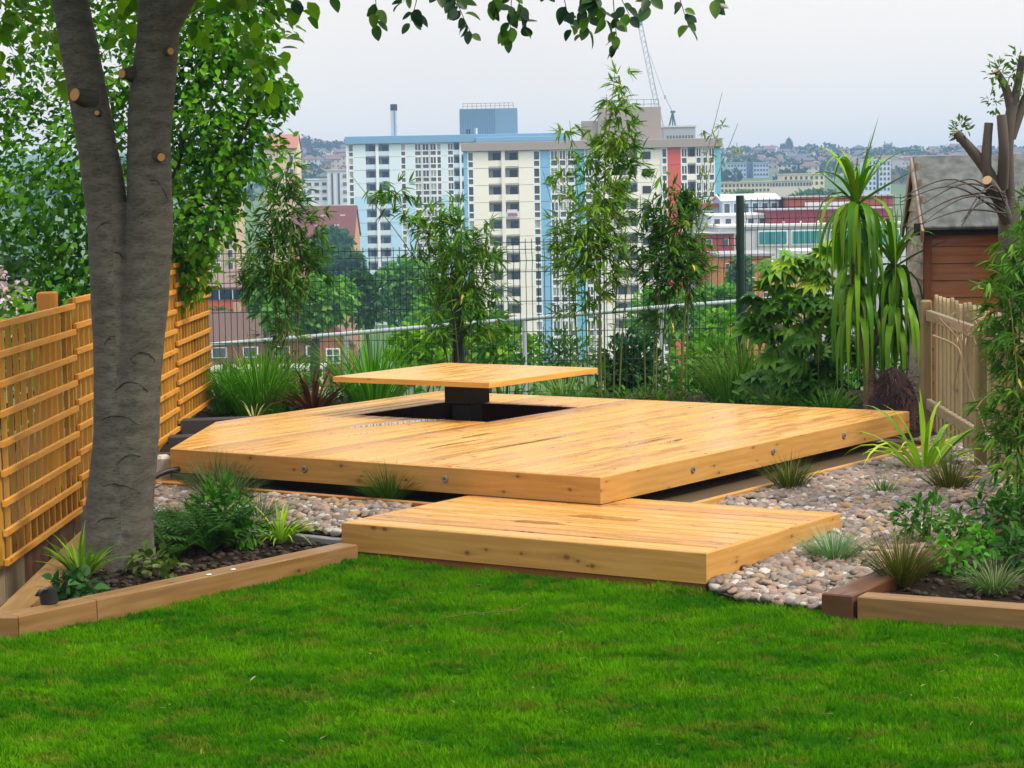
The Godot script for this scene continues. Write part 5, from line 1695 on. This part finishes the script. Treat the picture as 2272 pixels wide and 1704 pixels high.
func palmate(r: float, lobes: int) -> ArrayMesh: # a hand-shaped leaf, stalk at the origin, lying along +z
	var g := Geo.new()
	for k in lobes:
		var f := float(k) / (lobes - 1) * 2.0 - 1.0
		var a := f * 2.0
		var L := r * (1.0 - .35 * absf(f))
		var d := V(sin(a), .12, cos(a)).normalized()
		g.blade(Vector3.ZERO, d, L, r * .27, 1.1, 5, .2, .55, .4)
	return g.mesh()

func planting() -> void:
	var c1 := Color(.028, .085, .010); var c2 := Color(.085, .17, .016)
	# bamboos along the fence
	bamboo("left bamboo clump, bushy, standing before the wire fence near the trellis", V(-1.86, .1, -17.7), [[-.05, 0, 1.9, -.02, 0], [.04, .05, 1.95, .10, 0], [0, -.06, 1.7, -.22, .05], [.08, .02, 1.6, .30, 0], [.02, .1, 1.5, .1, .1]],
		[[V(-1.85, 1.22, -17.7), V(.30, .30, .28), 950], [V(-1.83, 1.68, -17.7), V(.20, .28, .2), 480], [V(-1.80, 2.0, -17.7), V(.12, .16, .1), 130], [V(-2.12, 1.3, -17.7), V(.12, .2, .15), 90], [V(-1.55, 1.38, -17.7), V(.12, .2, .15), 90], [V(-1.85, .75, -17.7), V(.16, .2, .15), 120]], Color(.018, .06, .010), Color(.07, .14, .018), .11)
	bamboo("bamboo at the black fence post, spreading shoots to the left", V(-.44, .1, -17.6), [[0, 0, 1.75, .04, 0], [.06, 0, 1.5, .26, 0], [-.05, .02, 1.75, -.42, .03], [-.02, .02, 1.9, -.80, .05, 1.3], [.03, .05, 1.5, -.2, .1]],
		[[V(-.44, 1.42, -17.6), V(.20, .22, .2), 380], [V(-.36, 1.08, -17.7), V(.27, .28, .22), 620], [V(-.30, .78, -17.6), V(.24, .16, .2), 190], [V(-.66, 1.62, -17.6), V(.18, .12, .12), 100], [V(-.95, 1.85, -17.6), V(.18, .10, .1), 70], [V(-.2, 1.35, -17.6), V(.12, .14, .1), 110], [V(-.62, .72, -17.5), V(.14, .2, .12), 100]], c1, c2)
	bamboo("tallest bamboo, rising above the tower roofs in the middle", V(.70, .1, -17.6), [[0, 0, 2.75, .18, 0], [.05, .03, 2.5, .05, 0], [-.08, .03, 2.3, -.12, .02], [.12, -.02, 2.2, .22, 0], [-.14, 0, 1.9, -.28, 0], [.16, .04, 1.9, .34, .05], [.02, .06, 1.5, -.02, .1]],
		[[V(.66, 1.35, -17.6), V(.30, .36, .28), 950], [V(.76, 1.8, -17.6), V(.24, .30, .22), 500], [V(.86, 2.22, -17.6), V(.20, .22, .18), 230], [V(.90, 2.52, -17.6), V(.12, .14, .1), 70], [V(.93, 2.72, -17.6), V(.08, .12, .08), 40], [V(.46, 2.32, -17.6), V(.10, .06, .06), 26], [V(.42, 1.95, -17.6), V(.10, .08, .06), 24], [V(.45, 1.62, -17.6), V(.10, .10, .08), 40], [V(.62, .92, -17.6), V(.28, .18, .2), 110], [V(.98, 2.05, -17.6), V(.14, .14, .1), 80]], Color(.035, .095, .010), Color(.12, .20, .018))
	bamboo("dark bushy bamboo just right of the tallest one", V(1.14, .1, -17.6), [[0, 0, 1.85, .20, 0], [.06, .02, 1.75, .28, 0], [-.06, 0, 1.7, -.02, 0], [.1, .04, 1.5, .36, .03], [.02, .05, 1.4, .1, .05]],
		[[V(1.33, 1.22, -17.6), V(.25, .28, .24), 900], [V(1.30, 1.62, -17.6), V(.16, .24, .15), 300], [V(1.12, 1.5, -17.6), V(.10, .22, .1), 130], [V(1.48, 1.62, -17.6), V(.10, .22, .1), 110], [V(1.25, .82, -17.6), V(.18, .16, .15), 120]], Color(.014, .055, .010), Color(.055, .125, .015))
	bamboo("thin young bamboo shoots leaning over the tower's right edge", V(1.36, .1, -17.5), [[0, 0, 2.5, .36, 0, 1.2], [.03, 0, 2.2, .30, 0, 1.2], [-.02, .03, 2.25, .5, 0, 1.4]], [[V(1.60, 2.1, -17.5), V(.07, .1, .06), 16]], Color(.06, .11, .02), Color(.13, .18, .03), .07)
	bamboo("dense leafy bamboo at the photo's right edge in front of the picket fence", V(2.62, .05, -11.3), [[-.06, .1, 1.3, -.03, 0], [.02, -.05, 1.9, .06, 0], [.1, .12, 1.8, .1, .1], [-.02, .2, 1.2, -.08, .1], [.16, 0, 2.0, .2, 0]],
		[[V(2.72, 1.35, -11.3), V(.19, .24, .22), 620], [V(2.72, .95, -11.3), V(.22, .26, .22), 800], [V(2.66, .58, -11.2), V(.24, .24, .22), 640], [V(2.62, .28, -11.0), V(.22, .16, .2), 300], [V(2.78, 1.62, -11.4), V(.14, .14, .15), 150], [V(2.52, 1.15, -11.2), V(.07, .12, .08), 60], [V(2.86, 1.0, -11.3), V(.2, .6, .2), 420]], Color(.018, .07, .012), Color(.075, .16, .018), .095, .3)
	# strap-leaved plant with a forked trunk
	var co := thing("cordyline", "tall strap leaved plant with drooping tufts on a bare forked trunk", "cordyline", V(2.66, .1, -16.1))
	var tk := Color(.20, .13, .075)
	part("trunk", limb(PackedVector3Array([V(0, -.05, 0), V(-.01, .35, 0), V(-.02, .58, 0)]), .055, .045, tk, 10), mats["plain"], co)
	part("branch", limb(PackedVector3Array([V(-.02, .54, 0), V(-.09, .85, 0), V(-.12, 1.3, 0), V(-.10, 1.58, 0)]), .042, .03, tk, 8), mats["plain"], co)
	part("branch", limb(PackedVector3Array([V(0, .54, 0), V(.08, .72, .05), V(.16, 1.0, .05), V(.17, 1.12, .05)]), .04, .028, tk, 8), mats["plain"], co)
	for h in [[V(-.10, 1.58, 0), 92, .85, .85], [V(.17, 1.12, .05), 84, .66, .5]]:
		for k in int(h[1]):
			var a := R(0, TAU)
			var hang := k % 6 != 0
			var el := R(-1.2, .9) if hang else R(.3, 1.6)
			var g := Geo.new()
			g.col = vary(Color(.04, .15, .006).lerp(Color(.17, .33, .010), R(0, 1)), .2)
			if el < -.7 and R(0, 1) < .25: g.col = Color(.24, .15, .05)
			var s: Vector3 = h[0] + V(0, R(-h[3], .02), 0) * (1.0 if hang and el < .3 else 0.0)
			var dd := V(cos(a) * R(.15, .55), R(-.4, .5), sin(a) * .6) if hang else V(cos(a) * .4, R(.7, 1.3), sin(a) * .4)
			g.blade(s, dd.normalized(), h[2] * R(.6, 1.05), R(.036, .056), R(8.0, 12.0) if hang else R(1.6, 3.4), 10, .22, .35, .7)
			part("leaf", g, mats["leaf_gloss"], co)
	for q in [[V(.30, 1.3, .1), .70, .06], [V(.25, 1.3, .1), .55, .05], [V(.5, .35, .2), .55, .06], [V(-.6, .6, .1), .45, .05], [V(.4, .9, .2), .5, .055], [V(.0, 1.2, .2), .38, .05]]: # upright new leaves
		var g := Geo.new(); g.col = Color(.10, .22, .02)
		g.blade(V(-.10, 1.58, 0), q[0], q[1], q[2], .15, 6, .3, .3, .8)
		part("leaf", g, mats["leaf_gloss"], co)
	for q in [V(.3, 1.6, .05), V(.05, 1.2, .1), V(.9, .6, .2), V(-.5, .7, .2), V(.6, 1.2, .2)]:
		var g := Geo.new(); g.col = Color(.10, .23, .02)
		g.blade(V(.17, 1.12, .05), q, .46, .055, .3, 6, .3, .3, .8)
		part("leaf", g, mats["leaf_gloss"], co)
	# big hand-leaved shrub
	var fa := thing("fatsia", "large glossy shrub with big hand shaped leaves left of the strap leaved plant", "shrub", V(2.2, .1, -17.0))
	var pm: Array[ArrayMesh] = [palmate(.185, 8), palmate(.15, 7), palmate(.205, 9)]
	var fm := []
	for k in 5:
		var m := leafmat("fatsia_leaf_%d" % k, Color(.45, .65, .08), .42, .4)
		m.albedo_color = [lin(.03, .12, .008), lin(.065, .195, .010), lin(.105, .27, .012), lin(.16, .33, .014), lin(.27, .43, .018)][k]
		fm.append(m)
	var bl := [[V(-.18, .78, 0), V(.22, .25, .25), 34], [V(.10, .55, .05), V(.42, .36, .3), 70], [V(-.05, 1.12, 0), V(.16, .10, .1), 16], [V(.22, 1.14, .02), V(.18, .10, .1), 16], [V(.30, .85, 0), V(.26, .22, .2), 30], [V(.0, .25, .1), V(.42, .18, .2), 36]]
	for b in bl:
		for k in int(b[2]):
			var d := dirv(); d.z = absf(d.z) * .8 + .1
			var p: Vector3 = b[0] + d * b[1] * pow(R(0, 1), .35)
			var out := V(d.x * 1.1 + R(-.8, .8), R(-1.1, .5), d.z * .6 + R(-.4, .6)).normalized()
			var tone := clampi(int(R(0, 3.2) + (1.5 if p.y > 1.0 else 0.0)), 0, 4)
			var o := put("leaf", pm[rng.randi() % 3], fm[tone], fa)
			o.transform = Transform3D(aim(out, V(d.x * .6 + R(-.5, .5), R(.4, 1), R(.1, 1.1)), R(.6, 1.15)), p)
	for q in [V(-.2, .8, 0), V(.1, .9, 0), V(-.05, 1.1, 0), V(.25, 1.1, 0), V(.3, .6, .1), V(-.1, .5, .1)]:
		part("stem", limb(PackedVector3Array([V(R(-.06, .06), -.05, 0), q * .5 + V(R(-.05, .05), 0, 0), q]), .016, .008, Color(.12, .13, .05), 6), mats["plain"], fa)
	# old fern stump
	var stp := thing("tree_fern_stump", "dark brown shaggy stump between strap leaved plant and picket fence", "stump", V(2.72, .08, -15.5))
	var g0 := Geo.new(); g0.col = Color(.028, .015, .014)
	var rows := 12; var SD := 20
	for j in rows + 1:
		var f := float(j) / rows
		for s in SD + 1:
			var a := TAU * s / SD
			var r := .165 * sqrt(maxf(0.0, 1.0 - pow(f * 1.0 - .25, 2) * 1.7)) * (1.0 + .25 * noise.get_noise_3d(cos(a) * 25, f * 30, sin(a) * 25))
			if j == rows: r = .0
			g0.vert(V(cos(a) * r, f * .46, sin(a) * r), V(cos(a), .3, sin(a)).normalized())
	for j in rows:
		for s in SD:
			var q := j * (SD + 1) + s
			g0.i.append_array([q, q + 1, q + SD + 1, q + 1, q + SD + 2, q + SD + 1])
	part("trunk", g0, mats["plain"], stp)
	var gs := Geo.new()
	for k in 420:
		var a := R(0, TAU); var y := R(.02, .44)
		gs.col = vary(Color(.045, .022, .02), .6)
		var r := .15 * sqrt(maxf(0.05, 1.0 - pow(y / .46 - .25, 2) * 1.6))
		gs.blade(V(cos(a) * r, y, sin(a) * r), V(cos(a) * .8 + R(-.5, .5), R(-.5, .9), sin(a) * .8 + R(-.3, .3)).normalized(), R(.05, .16), .007, 1.2, 3)
	part("shaggy_fibres", gs, mats["plain"], stp).set_meta("kind", "stuff")
	# grasses behind the deck
	var bd: Material = mats["blade"]
	tuft("ornamental_grass", "tall arching green grass behind the deck's left corner", "grass", V(-2.02, .1, -17.4), 620, .20, .70, .0065, .62, 1.5, Color(0.053, 0.180, 0.018), Color(0.165, 0.360, 0.031), bd)
	tuft("ornamental_grass", "tall green grass left of the far deck edge close to the trellis end", "grass", V(-2.28, .1, -17.6), 360, .15, .50, .006, .6, 1.3, Color(0.045, 0.150, 0.025), Color(0.120, 0.270, 0.037), bd)
	tuft("ornamental_grass", "broad leaved bright green grass behind the table's left end", "grass", V(-1.12, .1, -17.5), 300, .16, .78, .011, .6, 1.5, Color(0.053, 0.195, 0.015), Color(0.150, 0.390, 0.022), bd)
	tuft("ornamental_grass", "fine grey green grass tuft behind the table's right end", "grass", V(.42, .1, -17.4), 240, .10, .40, .006, 1.0, 1.0, Color(0.090, 0.195, 0.075), Color(0.240, 0.360, 0.138), bd)
	tuft("ornamental_grass", "grass tuft behind the deck between dark bamboo and palmate shrub", "grass", V(1.72, .1, -17.2), 200, .12, .48, .009, .7, .7, Color(0.038, 0.135, 0.022), Color(0.135, 0.285, 0.037), bd)
	tuft("ornamental_grass", "blue grey fine grass at the palmate shrub's foot", "grass", V(2.02, .1, -16.7), 240, .10, .34, .006, 1.0, .9, Color(0.075, 0.165, 0.075), Color(0.180, 0.300, 0.125), bd)
	tuft("ornamental_grass", "small bright grass tuft at the deck edge before the strap leaved plant", "grass", V(2.38, .1, -16.3), 150, .10, .30, .010, 1.0, 1.0, Color(0.045, 0.150, 0.025), Color(0.135, 0.315, 0.037), bd)
	tuft("ornamental_grass", "feathery olive bush of fine stems left of the palmate shrub", "grass", V(1.88, .1, -17.6), 620, .16, .72, .0045, 1.1, .8, Color(0.045, 0.105, 0.015), Color(0.120, 0.195, 0.025), bd)
	tuft("red_cordyline", "purple brown spiky plant behind the deck left of the table", "cordyline", V(-1.58, .1, -17.2), 46, .05, .52, .026, 1.3, 1.1, Color(.06, .018, .016), Color(.14, .05, .04), bd)
	tuft("dried_grass", "pale straw coloured seed head at the deck's far left edge", "grass", V(-1.98, .12, -16.6), 12, .03, .22, .012, .8, .9, Color(.35, .30, .14), Color(.45, .38, .2), bd)
	plant("ground_cover", "low mixed green planting along the far edge of the deck", "plants", [[V(-1.6, .12, -17.6), V(1.0, .12, .35), 900], [V(.9, .12, -17.3), V(.9, .14, .4), 1200], [V(2.2, .15, -16.6), V(.6, .12, .35), 600]], leaf_mesh(.06, .02), .1, Color(.022, .075, .014), Color(.08, .17, .03)).set_meta("kind", "stuff")
	# tufts in the pebbles
	tuft("grass_tuft", "dark olive grass tuft in the left pebbles against the deck front", "grass", V(-.70, .10, -12.0), 300, .05, .27, .004, 1.0, .9, Color(.02, .055, .010), Color(.06, .11, .02), bd)
	tuft("grass_tuft", "bronze grass tuft in the right pebbles by the deck edging", "grass", V(1.55, .11, -12.12), 330, .05, .25, .0038, .85, .9, Color(.04, .06, .014), Color(.14, .14, .04), bd)
	tuft("blue_fescue", "blue green spiky fescue beside the step's right corner", "grass", V(1.50, .045, -10.15), 360, .05, .22, .0038, 1.25, .6, Color(.08, .16, .11), Color(.20, .30, .20), bd)
	tuft("grass_tuft", "small green grass tuft alone in the middle of the right pebbles", "grass", V(2.03, .09, -11.9), 80, .03, .17, .006, 1.0, .8, Color(.03, .10, .012), Color(.09, .20, .02), bd)
	tuft("bronze_sedge", "bronze brown sedge at the right bed's front left corner", "grass", V(1.70, .05, -9.48), 420, .05, .30, .0038, .95, .9, Color(.05, .055, .016), Color(.13, .12, .035), bd)
	tuft("bronze_sedge", "brown sedge at the far end of the right pebbles by the bamboo", "grass", V(2.42, .10, -12.0), 330, .05, .26, .0042, 1.0, .8, Color(.05, .055, .016), Color(.12, .12, .03), bd)
	tuft("pale_grass", "pale fine grass in the right bed at the photo's edge", "grass", V(2.06, .05, -9.25), 300, .05, .21, .0034, 1.3, 1.0, Color(.06, .11, .05), Color(.16, .20, .10), bd)
	tuft("variegated_lily", "yellow striped strap leaved plant at the deck's right corner", "lily", V(2.46, .11, -12.95), 34, .08, .56, .030, 1.0, 1.8, Color(.12, .26, .015), Color(.38, .46, .04), mats["leaf_gloss"], "", 7)
	# right bed
	plant("leafy_plant", "bright green small leaved plant in the middle of the right bed", "plant", [[V(2.0, .12, -9.75), V(.14, .09, .12), 160], [V(2.14, .17, -9.85), V(.09, .07, .1), 70]], leaf_mesh(.042, .028), .2, Color(.03, .13, .015), Color(.09, .26, .03))
	plant("leafy_plant", "green bushy plant at the back of the right bed by the pebbles", "plant", [[V(1.98, .19, -10.5), V(.15, .13, .12), 260], [V(2.14, .15, -10.4), V(.12, .09, .1), 130]], leaf_mesh(.045, .020), .2, Color(.022, .09, .015), Color(.07, .19, .025))
	plant("leafy_plant", "dark green foliage under the bamboo in the right bed", "plant", [[V(2.42, .18, -10.4), V(.22, .16, .2), 420], [V(2.4, .14, -9.8), V(.2, .11, .2), 260]], leaf_mesh(.06, .022), .2, Color(.014, .055, .012), Color(.045, .12, .02))
	# left bed
	tuft("golden_sedge", "yellow green strap leaved tuft at the trunk's left foot", "grass", V(-2.02, .05, -10.02), 62, .03, .27, .013, 1.0, 1.0, Color(.06, .15, .012), Color(.16, .26, .02), bd)
	tuft("golden_sedge", "bright yellow green tuft in the right part of the left bed", "grass", V(-1.20, .05, -11.05), 66, .03, .24, .012, 1.25, 1.3, Color(.12, .26, .012), Color(.28, .40, .025), bd)
	plant("leafy_plant", "low dark leaved plant beside the black lamp", "plant", [[V(-1.95, .10, -9.55), V(.13, .06, .1), 90]], leaf_mesh(.06, .04), .2, Color(.014, .055, .02), Color(.05, .13, .04), "", null, 3)
	plant("leafy_plant", "ivy like variegated plant at the trunk's right foot", "plant", [[V(-1.72, .10, -10.2), V(.12, .08, .1), 80], [V(-1.60, .09, -9.98), V(.06, .05, .06), 24]], leaf_mesh(.05, .04), .2, Color(.035, .07, .02), Color(.14, .17, .07), "", null, 3)
	fern("large green fern right of the trunk in the left bed", V(-1.52, .05, -10.75), 26, .40, Color(.022, .095, .012), Color(.055, .17, .018))
	plant("leafy_plant", "bushy fresh green plant behind the large fern in the left bed", "plant", [[V(-1.50, .22, -11.0), V(.15, .16, .14), 420], [V(-1.36, .15, -10.85), V(.10, .10, .1), 160]], leaf_mesh(.05, .022), .2, Color(.02, .085, .012), Color(.06, .18, .018))
	fern("upright fern behind the large one, against the trunk", V(-1.72, .05, -11.05), 13, .42, Color(.03, .11, .012), Color(.07, .20, .02))
	fern("small fern on the left bed between trunk and large fern", V(-1.66, .05, -10.55), 11, .24, Color(.025, .10, .014), Color(.06, .17, .02))
	tuft("grey_grass", "wispy grey green grass behind the ferns at the left pebbles", "grass", V(-1.62, .08, -12.1), 360, .07, .34, .0036, .9, .8, Color(.035, .07, .03), Color(.11, .15, .07), bd)
	tuft("grey_grass", "wispy dark grass against the deck's left front by the trunk", "grass", V(-1.75, .08, -12.6), 300, .08, .30, .0036, 1.0, .8, Color(.03, .055, .02), Color(.09, .12, .05), bd)
	tuft("grey_grass", "fine blue grey grass spilling on the left pebbles beside the fern", "grass", V(-1.36, .07, -11.5), 260, .05, .24, .0034, 1.2, .9, Color(.05, .09, .06), Color(.13, .18, .11), bd)

func small_things() -> void:
	# black uplight
	var t := thing("garden_lamp", "small black garden spotlight by the sleepers at the left bed's front", "lamp", V(-1.985, .05, -9.16))
	var g := Geo.new(); g.col = Color(2.2, 2.2, 2.4)
	g.tube(PackedVector3Array([V(0, -.02, 0), V(0, .045, 0), V(0, .05, 0)]), PackedFloat32Array([.030, .030, .026]), 16)
	part("base", g, mats["black"], t)
	g = Geo.new(); g.col = Color(2.5, 2.5, 2.8)
	g.tube(PackedVector3Array([V(0, .052, 0), V(0, .056, 0), V(-.004, .10, .004), V(-.007, .113, .006), V(-.009, .118, .008)]), PackedFloat32Array([.034, .038, .038, .030, .012]), 16)
	part("hood", g, mats["black"], t)
	# hose and stone at the deck's left corner
	g = Geo.new()
	var pts := PackedVector3Array([V(-2.25, .02, -12.6), V(-2.2, .12, -12.75), V(-2.12, .18, -12.9), V(-2.03, .20, -12.98), V(-1.9, .19, -13.1)])
	g = limb(pts, .018, .018, Color(1.2, 1.2, 1.2), 8)
	tag(part("hose", g, mats["black"]), "black flexible hose curving under the deck's left corner", "hose")
	g = Geo.new(); g.col = Color(.55, .50, .46)
	g.box(V(-2.14, .10, -13.25), V(.09, .32, .1), Basis(Vector3.UP, .4), .02)
	tag(part("concrete_post", g, mats["plain"]), "short pale concrete post at the deck's left corner", "post")
	g = limb(PackedVector3Array([V(-2.5, -.08, -9.9), V(-2.3, -.06, -9.75), V(-2.15, .02, -9.45), V(-2.07, .115, -9.38)]), .011, .011, Color(1.5, 1.2, 1.1), 7)
	tag(part("cable", g, mats["black"]), "black cable lying over the left sleeper at the photo's edge", "cable")
	# two white chips on the long sleeper
	for q in [[V(-1.395, .103, -9.80), "left of two white chips on the long front sleeper"], [V(-1.30, .103, -9.93), "right of two white chips on the long front sleeper"]]:
		var st := put("white_chip", stone_mesh(9, .4), mat("white_chip", Color(.7, .72, .72), .7))
		st.transform = Transform3D(Basis.from_scale(V(.014, .004, .008)), q[0])
		tag(st, q[1], "stone", "white chips on the sleeper")
	# dead twig and bits on the lawn
	g = Geo.new()
	var dt := limb(PackedVector3Array([V(-.32, .03, -9.02), V(-.17, .045, -9.05), V(-.02, .035, -9.15), V(.10, .06, -9.35)]), .0025, .0012, Color(.10, .07, .035), 5)
	tag(part("dead_twig", dt, mats["plain"]), "thin dead twig lying on the middle of the lawn", "twig")
	var df := leaf_mesh(.035, .014)
	var wf := put("fallen_leaf", df, mat("dry_leaf", Color(.45, .40, .25), .8))
	wf.transform = Transform3D(aim(V(.4, .5, .2), V(0, 1, .4)), V(-.98, .035, -7.86))
	tag(wf, "pale curled dry leaf on the lawn at lower left", "leaf")
	# straw-coloured clippings lying in the grass
	var xf: Array[Transform3D] = []; var cs := PackedColorArray()
	for k in 260:
		var p := V(R(-2.2, 2.2), 0, R(-10.0, -6.8))
		if p.z < -8.6 and (p.x < -1.2 or p.x > 1.0): continue
		xf.append(Transform3D(aim(V(R(-1, 1), R(-.1, .35), R(-1, 1)), Vector3.UP, R(.5, 1.2)), p + V(0, lawn_y(p.x, p.z) + R(.012, .026), 0)))
		cs.append(vary(Color(.34, .29, .10).lerp(Color(.14, .10, .04), R(0, 1)), .2))
	tag(many("clippings", leaf_mesh(.03, .004, .5, .2, 3), mats["plain"], xf, cs), "dry straw coloured clippings scattered over the lawn", "clippings")
	# bare branch by the picket fence
	var br := thing("dead_branch", "pale bare curving branch hanging before the picket fence", "branch")
	part("stem", limb(PackedVector3Array([V(2.52, .92, -13.0), V(2.64, .86, -12.9), V(2.70, .62, -12.8), V(2.78, .35, -12.7)]), .008, .005, Color(.30, .22, .14), 6), mats["plain"], br)
	part("stem", limb(PackedVector3Array([V(2.56, 1.02, -13.0), V(2.66, .88, -12.9), V(2.62, .6, -12.9)]), .006, .003, Color(.22, .15, .09), 6), mats["plain"], br)
	var gw := Geo.new()
	for k in 60:
		gw.col = vary(Color(.36, .26, .17), .3)
		gw.blade(V(2.70 + R(-.09, .12), 1.0 + R(-.1, .08), -12.7 + R(-.1, .1)), dirv(), R(.05, .12), .005, 2.2, 4)
	part("dry_tendrils", gw, mats["plain"], br).set_meta("kind", "stuff")
